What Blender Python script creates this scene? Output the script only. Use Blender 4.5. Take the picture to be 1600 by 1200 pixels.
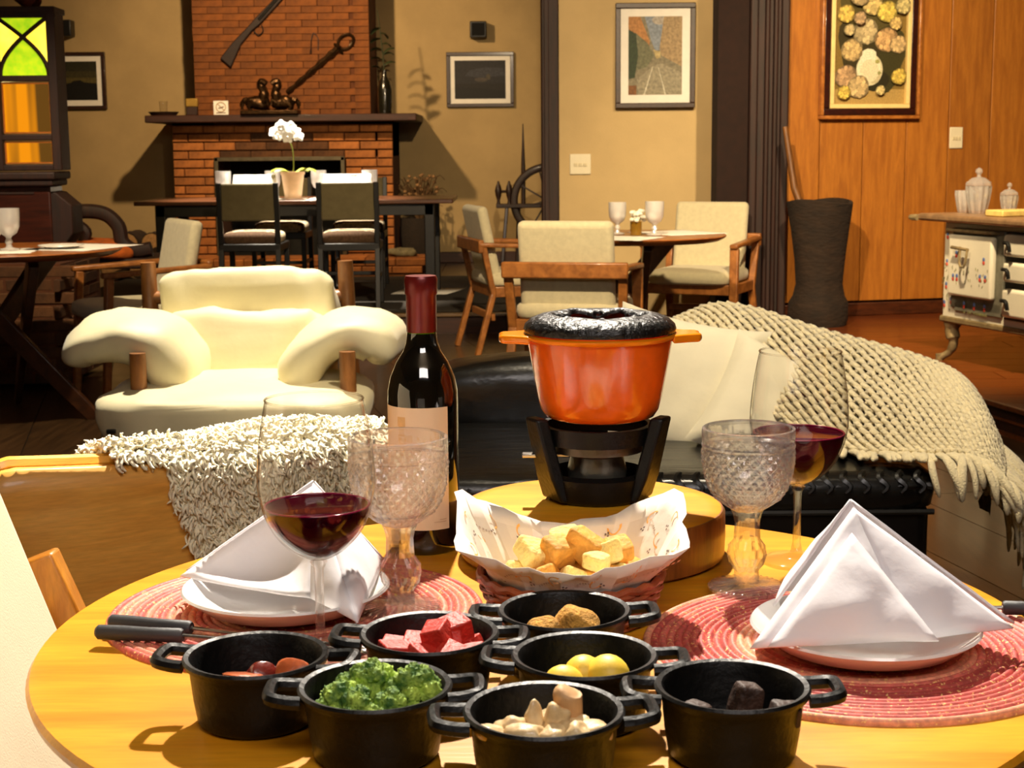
import bpy, math, random
import numpy as np
from mathutils import Matrix, Vector, noise
random.seed(7)
PI = math.pi
S = bpy.context.scene
COL = S.collection
for o in list(bpy.data.objects):
    bpy.data.objects.remove(o, do_unlink=True)

# ------------------------------------------------------------------ camera
cam = bpy.data.cameras.new('camera'); cam.sensor_width = 36; cam.lens = 54; cam.clip_start = .05
camo = bpy.data.objects.new('camera', cam); COL.objects.link(camo)
_t, _r = math.radians(8.75), math.radians(.5)
_R = Vector((1, 0, 0)); _U = Vector((0, math.sin(_t), math.cos(_t))); _D = Vector((0, math.cos(_t), -math.sin(_t)))
_rc = _R*math.cos(_r) - _U*math.sin(_r); _uc = _R*math.sin(_r) + _U*math.cos(_r)
_m = Matrix((_rc, _uc, -_D)).transposed().to_4x4(); _m.translation = (0, 0, 1.174)
camo.matrix_world = _m
cam.dof.use_dof = True; cam.dof.focus_distance = 1.75; cam.dof.aperture_fstop = 24
S.camera = camo

# ------------------------------------------------------------------ world, lamps, exposure
w = bpy.data.worlds.new('world'); S.world = w; w.use_nodes = True
w.node_tree.nodes['Background'].inputs[0].default_value = (1, .86, .68, 1)
w.node_tree.nodes['Background'].inputs[1].default_value = .05
S.view_settings.view_transform = 'Standard'; S.view_settings.look = 'None'
S.view_settings.gamma = 1; S.view_settings.use_curve_mapping = False
S.view_settings.exposure = 0.35
S.cycles.use_denoising = True
S.cycles.max_bounces = 10; S.cycles.transparent_max_bounces = 24; S.cycles.transmission_bounces = 10
S.cycles.diffuse_bounces = 4; S.cycles.glossy_bounces = 4
S.cycles.caustics_reflective = False; S.cycles.caustics_refractive = False
S.cycles.sample_clamp_indirect = 4

def spot(name, loc, to, power, ang=60, col=(1, .85, .66), size=.04, blend=.5):
    l = bpy.data.lights.new(name, 'SPOT'); l.energy = power; l.color = col
    l.spot_size = math.radians(ang); l.spot_blend = blend; l.shadow_soft_size = size
    o = bpy.data.objects.new(name, l); COL.objects.link(o); o.location = loc
    o.rotation_euler = (Vector(to)-Vector(loc)).to_track_quat('-Z', 'Y').to_euler()
    return o
def area(name, loc, to, power, sx, sy, col):
    l = bpy.data.lights.new(name, 'AREA'); l.shape = 'RECTANGLE'; l.size = sx; l.size_y = sy; l.energy = power; l.color = col
    o = bpy.data.objects.new(name, l); COL.objects.link(o); o.location = loc
    o.rotation_euler = (Vector(to)-Vector(loc)).to_track_quat('-Z', 'Y').to_euler()
    return o
WARM = (1, .70, .38)
spot('ceiling_spot_table', (.02, 2.85, 2.8), (-.03, 1.5, .75), 560, 70, (1, .90, .76), .035, .35)
spot('ceiling_spot_armchair', (-.88, 5.55, 2.95), (-.88, 5.0, .5), 440, 46, (1, .88, .68), .04, .5)
spot('ceiling_spot_far_table', (-1.6, 10.55, 2.9), (-1.55, 10.75, .8), 900, 52, (1, .88, .70), .04, .5)
spot('ceiling_spot_fireplace', (-1.85, 11.0, 2.95), (-1.85, 14.1, 1.3), 320, 100, WARM, .05, .8)
spot('ceiling_spot_right_table', (.1, 4.3, 2.95), (.75, 9.0, 1.0), 780, 62, (1, .76, .46), .06, .8)
spot('ceiling_spot_stove', (1.5, 5.6, 2.9), (2.5, 8.4, .7), 480, 80, (1, .76, .44), .06, .6)
spot('ceiling_spot_left_table', (-1.75, 5.5, 2.9), (-1.95, 6.9, .6), 300, 70, (1, .78, .5), .05, .6)
spot('ceiling_spot_sofa', (.45, 3.0, 2.9), (.6, 3.9, .5), 230, 72, (1, .84, .6), .05, .6)
spot('added_spot_sheepskin', (-.45, 2.95, 2.9), (-.42, 2.35, .7), 260, 34, (1, .88, .68), .04, .5)  # extra spot added to brighten the sheepskin
area('fill_light', (.3, -.7, 2.9), (.1, 2.2, .65), 44, 1.6, 1.0, (1, .90, .84))  # added soft fill from above and behind the camera

# ------------------------------------------------------------------ helpers
def L(r, g, b):
    f = lambda c: (c/255/12.92) if c/255 <= .04045 else ((c/255+.055)/1.055)**2.4
    return (f(r), f(g), f(b))

class MB:
    def __init__(s): s.v = []; s.f = []; s.c = None
    def add(s, vs, fs, M=None):
        n = len(s.v)
        if M is not None: vs = [tuple(M @ Vector(p)) for p in vs]
        s.v += [tuple(p) for p in vs]; s.f += [tuple(i+n for i in f) for f in fs]; return s
    def box(s, c, d, M=None, top=1.0, topy=None):
        x, y, z = (k/2 for k in d); ty = top if topy is None else topy
        vs = [(-x, -y, -z), (x, -y, -z), (x, y, -z), (-x, y, -z), (-x*top, -y*ty, z), (x*top, -y*ty, z), (x*top, y*ty, z), (-x*top, y*ty, z)]
        vs = [(p[0]+c[0], p[1]+c[1], p[2]+c[2]) for p in vs]
        return s.add(vs, [(3, 2, 1, 0), (4, 5, 6, 7), (0, 1, 5, 4), (1, 2, 6, 5), (2, 3, 7, 6), (3, 0, 4, 7)], M)
    def bar(s, a, b, wx, wy, up=(0, 0, 1), w2=None):   # rectangular bar from a to b
        a = Vector(a); b = Vector(b); d = b-a; l = d.length; d.normalize()
        u = Vector(up)
        if abs(d.dot(u)) > .98: u = Vector((0, 1, 0))
        x = d.cross(u).normalized(); y = x.cross(d).normalized()
        vs = []
        for p, k in ((a, 1), (b, w2 or 1)):
            for sx, sy in ((-1, -1), (1, -1), (1, 1), (-1, 1)):
                vs.append(tuple(p + x*(sx*wx*k/2) + y*(sy*wy*k/2)))
        return s.add(vs, [(0, 1, 2, 3), (7, 6, 5, 4), (1, 0, 4, 5), (2, 1, 5, 6), (3, 2, 6, 7), (0, 3, 7, 4)])
    def tube(s, pts, r, n=8, closed=False, M=None, flat=1.0):
        P = [Vector(p) for p in pts]; m = len(P)
        R = r if isinstance(r, (list, tuple)) else [r]*m
        vs = []; fs = []; up = None
        for i in range(m):
            if closed: t = P[(i+1) % m]-P[i-1]
            else: t = P[min(i+1, m-1)]-P[max(i-1, 0)]
            t.normalize()
            if up is None:
                up = Vector((0, 0, 1)) if abs(t.z) < .9 else Vector((1, 0, 0))
            x = t.cross(up)
            if x.length < 1e-6: x = t.orthogonal()
            x.normalize(); y = x.cross(t).normalized(); up = y
            for k in range(n):
                a = 2*PI*k/n
                vs.append(tuple(P[i]+x*(R[i]*math.cos(a))+y*(R[i]*flat*math.sin(a))))
        for i in range(m if closed else m-1):
            j = (i+1) % m
            for k in range(n):
                l = (k+1) % n
                fs.append((i*n+k, j*n+k, j*n+l, i*n+l))
        if not closed:
            fs.append(tuple(range(n))); fs.append(tuple((m-1)*n+k for k in reversed(range(n))))
        return s.add(vs, fs, M)
    def lathe(s, prof, n=32, c=(0, 0, 0), M=None, fn=None, closed=False):
        vs = []; rows = []
        for r, z in prof:
            if r < 1e-6:
                rows.append([len(vs)]); vs.append((c[0], c[1], c[2]+z))
            else:
                row = []
                for k in range(n):
                    a = 2*PI*k/n; rr, zz = (r, z) if fn is None else fn(r, z, a)
                    row.append(len(vs)); vs.append((c[0]+rr*math.cos(a), c[1]+rr*math.sin(a), c[2]+zz))
                rows.append(row)
        fs = []
        pairs = list(zip(rows, rows[1:])) + ([(rows[-1], rows[0])] if closed else [])
        for A, B in pairs:
            for k in range(n):
                l = (k+1) % n
                if len(A) == 1 and len(B) == 1: continue
                if len(A) == 1: fs.append((A[0], B[l], B[k]))
                elif len(B) == 1: fs.append((A[k], A[l], B[0]))
                else: fs.append((A[k], A[l], B[l], B[k]))
        return s.add(vs, fs, M)
    def grid(s, fn, nu, nv, M=None, wu=False, wv=False):
        vs = [fn(i/nu, j/nv) for j in range(nv if wv else nv+1) for i in range(nu if wu else nu+1)]
        W = nu if wu else nu+1; H = nv if wv else nv+1; fs = []
        for j in range(nv):
            for i in range(nu):
                a, b = i % W, (i+1) % W; c, d = j % H, (j+1) % H
                fs.append((c*W+a, c*W+b, d*W+b, d*W+a))
        return s.add(vs, fs, M)
    def prism(s, poly, z0, z1, M=None):
        n = len(poly)
        vs = [(x, y, z0) for x, y in poly]+[(x, y, z1) for x, y in poly]
        fs = [tuple(reversed(range(n))), tuple(range(n, 2*n))]+[(i, (i+1) % n, (i+1) % n+n, i+n) for i in range(n)]
        return s.add(vs, fs, M)
    def pillow(s, c, d, e1=.6, e2=.5, nu=28, nv=16, M=None, wob=0, ws=6, seed=0):
        sp = lambda x, e: math.copysign(abs(x)**e, x)
        def fn(u, v):
            a = 2*PI*u; b = PI*(v-.5)
            x = sp(math.cos(b), e1)*sp(math.cos(a), e2); y = sp(math.cos(b), e1)*sp(math.sin(a), e2); z = sp(math.sin(b), e1)
            p = Vector((x*d[0]/2, y*d[1]/2, z*d[2]/2))
            if wob:
                q = p*ws+Vector((seed*3.1, seed*1.7, 0)); p = p*(1+wob*noise.noise(q)/max(.15, 1)); p += Vector((0, 0, wob*.06*noise.noise(q*2.3)))
            return (p.x+c[0], p.y+c[1], p.z+c[2])
        return s.grid(fn, nu, nv, M, wu=True)
    def build(s, name, mat, parent=None, smooth=True, ang=38, bev=0, seg=2, solid=0, sub=0, loc=None, rot=None, off=-1):
        me = bpy.data.meshes.new(name); me.from_pydata(s.v, [], s.f); me.update()
        if s.c is not None:
            ca = me.color_attributes.new('Col', 'FLOAT_COLOR', 'CORNER'); k = 0
            for p in me.polygons:
                for li in p.loop_indices: ca.data[li].color = tuple(s.c[p.index])+(1,)
        return finish(me, name, mat, parent, smooth, ang, bev, seg, solid, sub, loc, rot, off)

def finish(me, name, mat, parent=None, smooth=True, ang=38, bev=0, seg=2, solid=0, sub=0, loc=None, rot=None, off=-1):
    if mat is not None: me.materials.append(mat)
    if smooth:
        me.polygons.foreach_set('use_smooth', [True]*len(me.polygons))
        if ang < 179: me.set_sharp_from_angle(angle=math.radians(ang))
    o = bpy.data.objects.new(name, me); COL.objects.link(o)
    if parent is not None: o.parent = parent
    if loc is not None: o.location = loc
    if rot is not None: o.rotation_euler = rot
    if solid:
        m = o.modifiers.new('solid', 'SOLIDIFY'); m.thickness = solid; m.offset = off
    if bev:
        m = o.modifiers.new('bevel', 'BEVEL'); m.width = bev; m.segments = seg; m.limit_method = 'ANGLE'; m.angle_limit = math.radians(35)
    if sub:
        m = o.modifiers.new('sub', 'SUBSURF'); m.levels = sub; m.render_levels = sub
    return o

def tag(o, label=None, cat=None, group=None, kind=None):
    if label: o['label'] = label
    if cat: o['category'] = cat
    if group: o['group'] = group
    if kind: o['kind'] = kind
    return o
def thing(name, label, cat, loc=(0, 0, 0), rz=0, group=None):
    o = bpy.data.objects.new(name, None); COL.objects.link(o); o.location = loc; o.rotation_euler = (0, 0, rz)
    o.empty_display_size = .05
    return tag(o, label, cat, group)
def struct(o): o['kind'] = 'structure'; return o
def piece(name, me, parent, loc, scale=(1, 1, 1), rot=(0, 0, 0)):
    o = bpy.data.objects.new(name, me); COL.objects.link(o); o.parent = parent
    o.location = loc; o.scale = scale; o.rotation_euler = rot
    return o
def copy_tree(o, parent=None):
    c = o.copy(); COL.objects.link(c); c.parent = parent
    for ch in [k for k in bpy.data.objects if k.parent == o]: copy_tree(ch, c)
    return c
def dup(o, label, loc, rz=0, group=None):
    c = copy_tree(o); c.location = loc; c.rotation_euler = (0, 0, rz); tag(c, label, None, group); return c
def RZ(a): return Matrix.Rotation(a, 4, 'Z')
def TR(*p): return Matrix.Translation(p)
def catmull(P, n):
    P = [Vector(p) for p in P]; out = []
    for i in range(len(P)-1):
        a, b, c, d = P[max(i-1, 0)], P[i], P[i+1], P[min(i+2, len(P)-1)]
        for k in range(n):
            t = k/n
            out.append(.5*((2*b)+(c-a)*t+(2*a-5*b+4*c-d)*t*t+(3*b-a-3*c+d)*t**3))
    out.append(P[-1]); return out
def crv(P, t):      # catmull value at t in 0..1
    m = len(P)-1; x = min(max(t, 0), .99999)*m; i = int(x); t = x-i
    a, b, c, d = P[max(i-1, 0)], P[i], P[i+1], P[min(i+2, m)]
    return .5*((2*b)+(c-a)*t+(2*a-5*b+4*c-d)*t*t+(3*b-a-3*c+d)*t**3)

# ------------------------------------------------------------------ materials
def nt(name):
    m = bpy.data.materials.new(name); m.use_nodes = True; t = m.node_tree; t.nodes.clear()
    out = t.nodes.new('ShaderNodeOutputMaterial'); b = t.nodes.new('ShaderNodeBsdfPrincipled')
    t.links.new(b.outputs[0], out.inputs[0]); return m, t, b, out
def N(t, kind, **kw):
    n = t.nodes.new('ShaderNode'+kind)
    for k, v in kw.items():
        if k in n.inputs: n.inputs[k].default_value = v
        else: setattr(n, k, v)
    return n
def mixc(t, fac, a, b, bt='MIX'):
    n = t.nodes.new('ShaderNodeMix'); n.data_type = 'RGBA'; n.blend_type = bt
    for s, v in ((0, fac), (6, a), (7, b)):
        if hasattr(v, 'is_output'): t.links.new(v, n.inputs[s])
        else: n.inputs[s].default_value = v if s == 0 else (*v, 1)
    return n.outputs[2]
def pm(name, col, rough=.5, metal=0, var=.18, sc=18, bump=.08, bsc=90, coat=0, rnd=0, col2=None, sheen=0, spec=.5, sss=0, stretch=None, bd=.004, trans=0, sscol=None):
    m, t, b, out = nt(name)
    tc = N(t, 'TexCoord'); vec = tc.outputs['Object']
    if stretch:
        mp = N(t, 'Mapping'); mp.inputs['Scale'].default_value = stretch; t.links.new(vec, mp.inputs[0]); vec = mp.outputs[0]
    n1 = N(t, 'TexNoise', Scale=sc, Detail=5.0, Roughness=.6); t.links.new(vec, n1.inputs['Vector'])
    lo = tuple(c*(1-var) for c in col); hi = col2 or tuple(min(c*(1+var), 1) for c in col)
    mr = N(t, 'MapRange'); mr.inputs[1].default_value = .35; mr.inputs[2].default_value = .65; t.links.new(n1.outputs[0], mr.inputs[0])
    c = mixc(t, mr.outputs[0], lo, hi)
    if rnd:
        oi = N(t, 'ObjectInfo'); m2 = N(t, 'MapRange'); m2.inputs[3].default_value = 1-rnd; m2.inputs[4].default_value = 1+rnd
        t.links.new(oi.outputs['Random'], m2.inputs[0])
        hs = N(t, 'HueSaturation'); t.links.new(m2.outputs[0], hs.inputs['Value']); t.links.new(c, hs.inputs['Color']); c = hs.outputs[0]
    t.links.new(c, b.inputs['Base Color'])
    b.inputs['Roughness'].default_value = rough; b.inputs['Metallic'].default_value = metal
    b.inputs['Coat Weight'].default_value = coat; b.inputs['Coat Roughness'].default_value = .08
    b.inputs['Sheen Weight'].default_value = sheen; b.inputs['Specular IOR Level'].default_value = spec
    if sss: b.inputs['Subsurface Weight'].default_value = sss; b.inputs['Subsurface Radius'].default_value = (.01, .006, .003); b.inputs['Subsurface Scale'].default_value = 1
    if trans: b.inputs['Transmission Weight'].default_value = trans
    if bump:
        n2 = N(t, 'TexNoise', Scale=bsc, Detail=6.0); t.links.new(vec, n2.inputs['Vector'])
        bp = N(t, 'Bump', Strength=bump*4, Distance=bd); t.links.new(n2.outputs[0], bp.inputs['Height']); t.links.new(bp.outputs[0], b.inputs['Normal'])
    return m
def wood(name, c1, c2, rough=.4, coat=.15, sc=(1, 14, 14), rnd=0, bump=.04, ring=4.0):
    m, t, b, out = nt(name)
    tc = N(t, 'TexCoord'); mp = N(t, 'Mapping'); mp.inputs['Scale'].default_value = sc
    t.links.new(tc.outputs['Object'], mp.inputs[0])
    vec = mp.outputs[0]
    if rnd:
        oi = N(t, 'ObjectInfo'); vm = N(t, 'VectorMath', operation='ADD'); cx = N(t, 'CombineXYZ'); ml = N(t, 'Math', operation='MULTIPLY')
        ml.inputs[1].default_value = 37; t.links.new(oi.outputs['Random'], ml.inputs[0])
        for k in range(3): t.links.new(ml.outputs[0], cx.inputs[k])
        t.links.new(vec, vm.inputs[0]); t.links.new(cx.outputs[0], vm.inputs[1]); vec = vm.outputs[0]
    n1 = N(t, 'TexNoise', Scale=ring, Detail=4.0, Distortion=.6); t.links.new(vec, n1.inputs['Vector'])
    n2 = N(t, 'TexNoise', Scale=ring*9, Detail=3.0); t.links.new(vec, n2.inputs['Vector'])
    r1 = N(t, 'MapRange'); r1.inputs[1].default_value = .35; r1.inputs[2].default_value = .66; t.links.new(n1.outputs[0], r1.inputs[0])
    c = mixc(t, r1.outputs[0], c1, c2)
    r2 = N(t, 'MapRange'); r2.inputs[1].default_value = .3; r2.inputs[2].default_value = .7; r2.inputs[3].default_value = 0; r2.inputs[4].default_value = .28; t.links.new(n2.outputs[0], r2.inputs[0])
    c = mixc(t, r2.outputs[0], c, tuple(k*.35 for k in c1))
    if rnd:
        m2 = N(t, 'MapRange'); m2.inputs[3].default_value = 1-rnd; m2.inputs[4].default_value = 1+rnd; t.links.new(oi.outputs['Random'], m2.inputs[0])
        hs = N(t, 'HueSaturation'); t.links.new(m2.outputs[0], hs.inputs['Value']); t.links.new(c, hs.inputs['Color']); c = hs.outputs[0]
    t.links.new(c, b.inputs['Base Color']); b.inputs['Roughness'].default_value = rough; b.inputs['Coat Weight'].default_value = coat; b.inputs['Coat Roughness'].default_value = .12
    bp = N(t, 'Bump', Strength=bump*4, Distance=.002); t.links.new(n2.outputs[0], bp.inputs['Height']); t.links.new(bp.outputs[0], b.inputs['Normal'])
    return m
def vcol(name, rough=.6, sc=60, spec=.3):
    m, t, b, out = nt(name)
    a = N(t, 'VertexColor', layer_name='Col'); tc = N(t, 'TexCoord'); n1 = N(t, 'TexNoise', Scale=sc, Detail=4.0); t.links.new(tc.outputs['Object'], n1.inputs['Vector'])
    r = N(t, 'MapRange'); r.inputs[1].default_value = .3; r.inputs[2].default_value = .7; r.inputs[3].default_value = .65; r.inputs[4].default_value = 1.25; t.links.new(n1.outputs[0], r.inputs[0])
    hs = N(t, 'HueSaturation'); t.links.new(a.outputs[0], hs.inputs['Color']); t.links.new(r.outputs[0], hs.inputs['Value'])
    t.links.new(hs.outputs[0], b.inputs['Base Color']); b.inputs['Roughness'].default_value = rough; b.inputs['Specular IOR Level'].default_value = spec
    return m
def thin_glass(name, tint=(.97, .97, .96), ior=1.35, rough=.0):
    m, t, b, out = nt(name); t.nodes.remove(b)
    tr = N(t, 'BsdfTransparent')
    gl = N(t, 'BsdfGlossy'); gl.inputs['Roughness'].default_value = rough; gl.inputs[0].default_value = (1, 1, 1, 1)
    lw = N(t, 'LayerWeight', Blend=.5); pw_ = N(t, 'Math', operation='POWER'); pw_.inputs[1].default_value = 4.0; t.links.new(lw.outputs['Facing'], pw_.inputs[0])
    fr = N(t, 'MapRange'); fr.inputs[3].default_value = .045; fr.inputs[4].default_value = .75; p6 = N(t, 'Math', operation='POWER'); p6.inputs[1].default_value = 5.0; t.links.new(lw.outputs['Facing'], p6.inputs[0]); t.links.new(mixc(t, p6.outputs[0], tint, (.22, .18, .13)), tr.inputs[0]); t.links.new(pw_.outputs[0], fr.inputs[0]); tc = N(t, 'TexCoord'); nz = N(t, 'TexNoise', Scale=8.0); t.links.new(tc.outputs['Object'], nz.inputs['Vector'])
    bp = N(t, 'Bump', Strength=.02, Distance=.001); t.links.new(nz.outputs[0], bp.inputs['Height']); t.links.new(bp.outputs[0], gl.inputs['Normal'])
    mx = N(t, 'MixShader'); t.links.new(fr.outputs[0], mx.inputs[0]); t.links.new(tr.outputs[0], mx.inputs[1]); t.links.new(gl.outputs[0], mx.inputs[2])
    t.links.new(mx.outputs[0], out.inputs[0]); return m
def cut_glass(name, tint=(.96, .95, .95), k=.45, ior=1.3, white=.1):
    m, t, b, out = nt(name); t.nodes.remove(b)
    tr = N(t, 'BsdfTransparent'); tr.inputs[0].default_value = (*tint, 1)
    gl = N(t, 'BsdfGlass', Roughness=.0, IOR=ior); gl.inputs[0].default_value = (1, 1, 1, 1)
    tc = N(t, 'TexCoord'); nz = N(t, 'TexNoise', Scale=60.0); t.links.new(tc.outputs['Object'], nz.inputs['Vector'])
    mx = N(t, 'MixShader'); mx.inputs[0].default_value = k; t.links.new(tr.outputs[0], mx.inputs[1]); t.links.new(gl.outputs[0], mx.inputs[2])
    df = N(t, 'BsdfDiffuse'); c = mixc(t, nz.outputs[0], (.95, .93, .92), (.86, .85, .86)); t.links.new(c, df.inputs[0])
    d2 = N(t, 'BsdfGlossy'); d2.inputs['Roughness'].default_value = .1; m3 = N(t, 'MixShader'); m3.inputs[0].default_value = .35; t.links.new(df.outputs[0], m3.inputs[1]); t.links.new(d2.outputs[0], m3.inputs[2])
    m2 = N(t, 'MixShader'); m2.inputs[0].default_value = white
    t.links.new(mx.outputs[0], m2.inputs[1]); t.links.new(m3.outputs[0], m2.inputs[2])
    t.links.new(m2.outputs[0], out.inputs[0]); return m
def emit(name, c1, c2, strength, sc=9):
    m, t, b, out = nt(name)
    tc = N(t, 'TexCoord'); n1 = N(t, 'TexNoise', Scale=sc, Detail=3.0); t.links.new(tc.outputs['Object'], n1.inputs['Vector'])
    c = mixc(t, n1.outputs[0], c1, c2)
    t.links.new(c, b.inputs['Base Color']); t.links.new(c, b.inputs['Emission Color']); b.inputs['Emission Strength'].default_value = strength
    b.inputs['Roughness'].default_value = .3
    return m

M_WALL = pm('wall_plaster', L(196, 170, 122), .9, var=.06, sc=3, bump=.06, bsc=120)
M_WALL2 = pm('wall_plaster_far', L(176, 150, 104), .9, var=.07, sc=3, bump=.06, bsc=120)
M_CEIL = pm('ceiling_paint', L(190, 170, 135), .9, var=.05, bump=.02)
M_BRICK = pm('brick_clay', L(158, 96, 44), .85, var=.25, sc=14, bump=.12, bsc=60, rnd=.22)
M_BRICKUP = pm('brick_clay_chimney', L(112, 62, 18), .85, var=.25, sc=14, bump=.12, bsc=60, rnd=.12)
M_BRICKDK = pm('brick_sooty', L(84, 52, 26), .9, var=.3, sc=14, bump=.12, rnd=.3)
M_MORTAR = pm('mortar', L(88, 48, 22), .95, var=.2, bump=.1)
M_SOOT = pm('soot', L(26, 24, 20), .95, var=.3, bump=.1)
M_DKWOOD = wood('dark_stained_wood', L(50, 20, 9), L(30, 12, 6), .65, 0, (14, 14, 1.2))
M_DKWOODX = wood('dark_stained_wood_long', L(66, 30, 14), L(40, 18, 8), .6, .05, (1.2, 14, 14))
M_PLANK = wood('panel_plank_wood', L(182, 114, 36), L(156, 92, 26), .5, .12, (9, 9, .9), rnd=.10)
M_FLOOR = wood('floor_board_dark', L(72, 52, 31), L(48, 34, 20), .3, .35, (10, .8, 10), rnd=.2)
M_FLOORR = wood('floor_board_red', L(132, 66, 28), L(98, 46, 18), .3, .35, (.8, 10, 10), rnd=.12)
M_BLACK = pm('black_lacquer', L(16, 14, 13), .4, var=.2, bump=.03)
M_IRON = pm('iron_black', L(20, 19, 18), .5, .3, var=.25, bump=.12, bsc=160)
M_WHITE = pm('white_enamel', L(235, 232, 224), .25, var=.03, coat=.4, bump=.01)
M_CREAMF = pm('cream_fabric', L(205, 196, 162), .9, var=.06, sc=40, bump=.25, bsc=420, sheen=.3, bd=.002)
M_CHAIRW = wood('chair_wood', L(176, 112, 52), L(136, 82, 34), .45, .15, (6, 6, 6))
M_PAPER = pm('paper_white', L(238, 234, 226), .8, var=.03, bump=.02)
# ================================================================== the room
ZP = .13                       # raised floor round the sunken lounge
def clip(poly, a, b, c):       # keep a*x+b*y<=c
    out = []
    for i in range(len(poly)):
        p, q = poly[i], poly[(i+1) % len(poly)]
        fp, fq = a*p[0]+b*p[1]-c, a*q[0]+b*q[1]-c
        if fp <= 0: out.append(p)
        if (fp < 0 < fq) or (fq < 0 < fp):
            t = fp/(fp-fq); out.append((p[0]+(q[0]-p[0])*t, p[1]+(q[1]-p[1])*t))
    return out
def clip_to(poly, region):
    for i in range(len(region)):
        (x0, y0), (x1, y1) = region[i], region[(i+1) % len(region)]
        a, b = (y1-y0), -(x1-x0); poly = clip(poly, a, b, a*x0+b*y0)
        if len(poly) < 3: return []
    return poly
def boards(parent, region, ang, wdt, length, z0, z1, mat, gap=.004):
    d = (math.cos(ang), math.sin(ang)); n = (-d[1], d[0])
    us = [p[0]*d[0]+p[1]*d[1] for p in region]; vs = [p[0]*n[0]+p[1]*n[1] for p in region]
    v = min(vs); k = 0
    while v < max(vs):
        u = min(us)-random.random()*length
        while u < max(us):
            q = [(u+gap/2, v+gap/2), (u+length-gap/2, v+gap/2), (u+length-gap/2, v+wdt-gap/2), (u+gap/2, v+wdt-gap/2)]
            pl = clip_to([(a*d[0]+b*n[0], a*d[1]+b*n[1]) for a, b in q], region)
            if len(pl) >= 3:
                MB().prism(pl, z0, z1).build('floor_board', mat, parent, smooth=False)
            u += length
        v += wdt; k += 1
REG_LOW = [(-4.9, -2.5), (4.05, -2.5), (1.163, 9.8), (-4.9, 9.8)]
floor = struct(MB().prism(REG_LOW, -.12, -.012).build('floor', M_SOOT, smooth=False))
boards(floor, REG_LOW, math.radians(103.2), .30, 3.4, -.012, 0, M_FLOOR)
REG_FAR = [(-4.9, 9.8), (.31, 9.8), (.31, 14.2), (-4.9, 14.2)]
ff = struct(MB().prism(REG_FAR, -.12, ZP-.012).build('floor_far', M_SOOT, smooth=False))
boards(ff, REG_FAR, math.radians(90), .30, 4.5, ZP-.012, ZP, M_FLOOR)
REG_R = [(1.163, 9.8), (4.05, -2.5), (5, -2.5), (5, 10.2), (1.163, 10.2)]
fr = struct(MB().prism(REG_R, -.12, ZP-.012).build('floor_right', M_SOOT, smooth=False))
boards(fr, REG_R, math.radians(-2), .22, 2.6, ZP-.012, ZP, M_FLOORR)
# step fronts
st = struct(MB().box((-2.29, 9.79, .055), (5.2, .02, .11)).build('trim_1', M_DKWOODX, smooth=False))
MB().box((-2.29, 9.785, .12), (5.2, .05, .024)).build('nosing', wood('nosing_wood', L(120, 92, 58), L(84, 62, 38), .35, .3, (1, 12, 12)), st, bev=.006)
sd = Vector((-.228, .974, 0)); e0 = Vector((4.05, -2.5, 0)); e1 = Vector((1.163, 9.8, 0)); sn = Vector((-.974, -.228, 0))
st = struct(MB().bar(e0+sn*.008+Vector((0, 0, .053)), e1+sn*.008+Vector((0, 0, .053)), .016, .106).build('trim_2', M_DKWOODX, smooth=False))
MB().bar(e0+sn*.012+Vector((0, 0, .119)), e1+sn*.012+Vector((0, 0, .119)), .05, .025).build('nosing', M_FLOORR, st, bev=.006)
MB().bar(e0+sn*.02+Vector((0, 0, .062)), e1+sn*.02+Vector((0, 0, .062)), .008, .010).build('bead', M_FLOORR, st)
MB().bar(e0+sn*.024+Vector((0, 0, .008)), e1+sn*.024+Vector((0, 0, .008)), .016, .016).build('bead', M_FLOORR, st)

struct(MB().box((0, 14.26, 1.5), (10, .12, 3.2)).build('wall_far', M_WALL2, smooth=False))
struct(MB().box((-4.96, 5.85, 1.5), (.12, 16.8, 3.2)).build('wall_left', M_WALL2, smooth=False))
struct(MB().box((5.06, 3.85, 1.5), (.12, 12.8, 3.2)).build('wall_right', M_WALL, smooth=False))
struct(MB().box((0, -2.56, 1.5), (10, .12, 3.2)).build('wall_back', M_WALL, smooth=False))
struct(MB().box((0, 5.85, 3.11), (10.1, 17, .12)).build('ceiling', M_CEIL, smooth=False))
struct(MB().box((.82, 9.92, 1.53), (1.02, .12, 3.06)).build('wall_partition', M_WALL, smooth=False))
struct(MB().prism([(1.334, 9.98), (1.334, 9.85), (1.42, 9.35), (1.54, 9.35), (1.47, 9.98)], 0, 3.05).build('wall_return', M_WALL, smooth=False))
struct(MB().box((.255, 9.88, 1.53), (.11, .2, 3.06)).build('trim_3', M_DKWOOD, bev=.008))
MB().box((.232, 9.775, 1.53), (.03, .02, 3.06)).build('bead', M_DKWOOD, bpy.data.objects['trim_3'], bev=.004)
struct(MB().box((-4.86, 9.88, 1.53), (.1, .2, 3.06)).build('trim_4', M_DKWOOD, bev=.008))
bb = struct(MB().box((-3.95, 14.17, ZP+.05), (1.75, .04, .1)).build('baseboard_far', M_DKWOODX, bev=.006))
MB().box((-.31, 14.17, ZP+.05), (1.2, .04, .1)).build('board', M_DKWOODX, bb, bev=.006)
struct(MB().box((.82, 9.845, .05), (1.02, .03, .1)).build('baseboard_partition', M_DKWOODX, bev=.006))
# dark moulded post between lounge and stove corner
po = struct(MB().box((1.545, 9.38, 1.53), (.24, .16, 3.06)).build('trim_5', M_DKWOOD, bev=.01))
for x, wd, y in ((1.45, .05, 9.29), (1.528, .028, 9.285), (1.578, .028, 9.285), (1.635, .05, 9.29)):
    MB().box((x, y, 1.53), (wd, .045, 3.06)).build('moulding', M_DKWOOD, po, bev=.012, seg=3)
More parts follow.
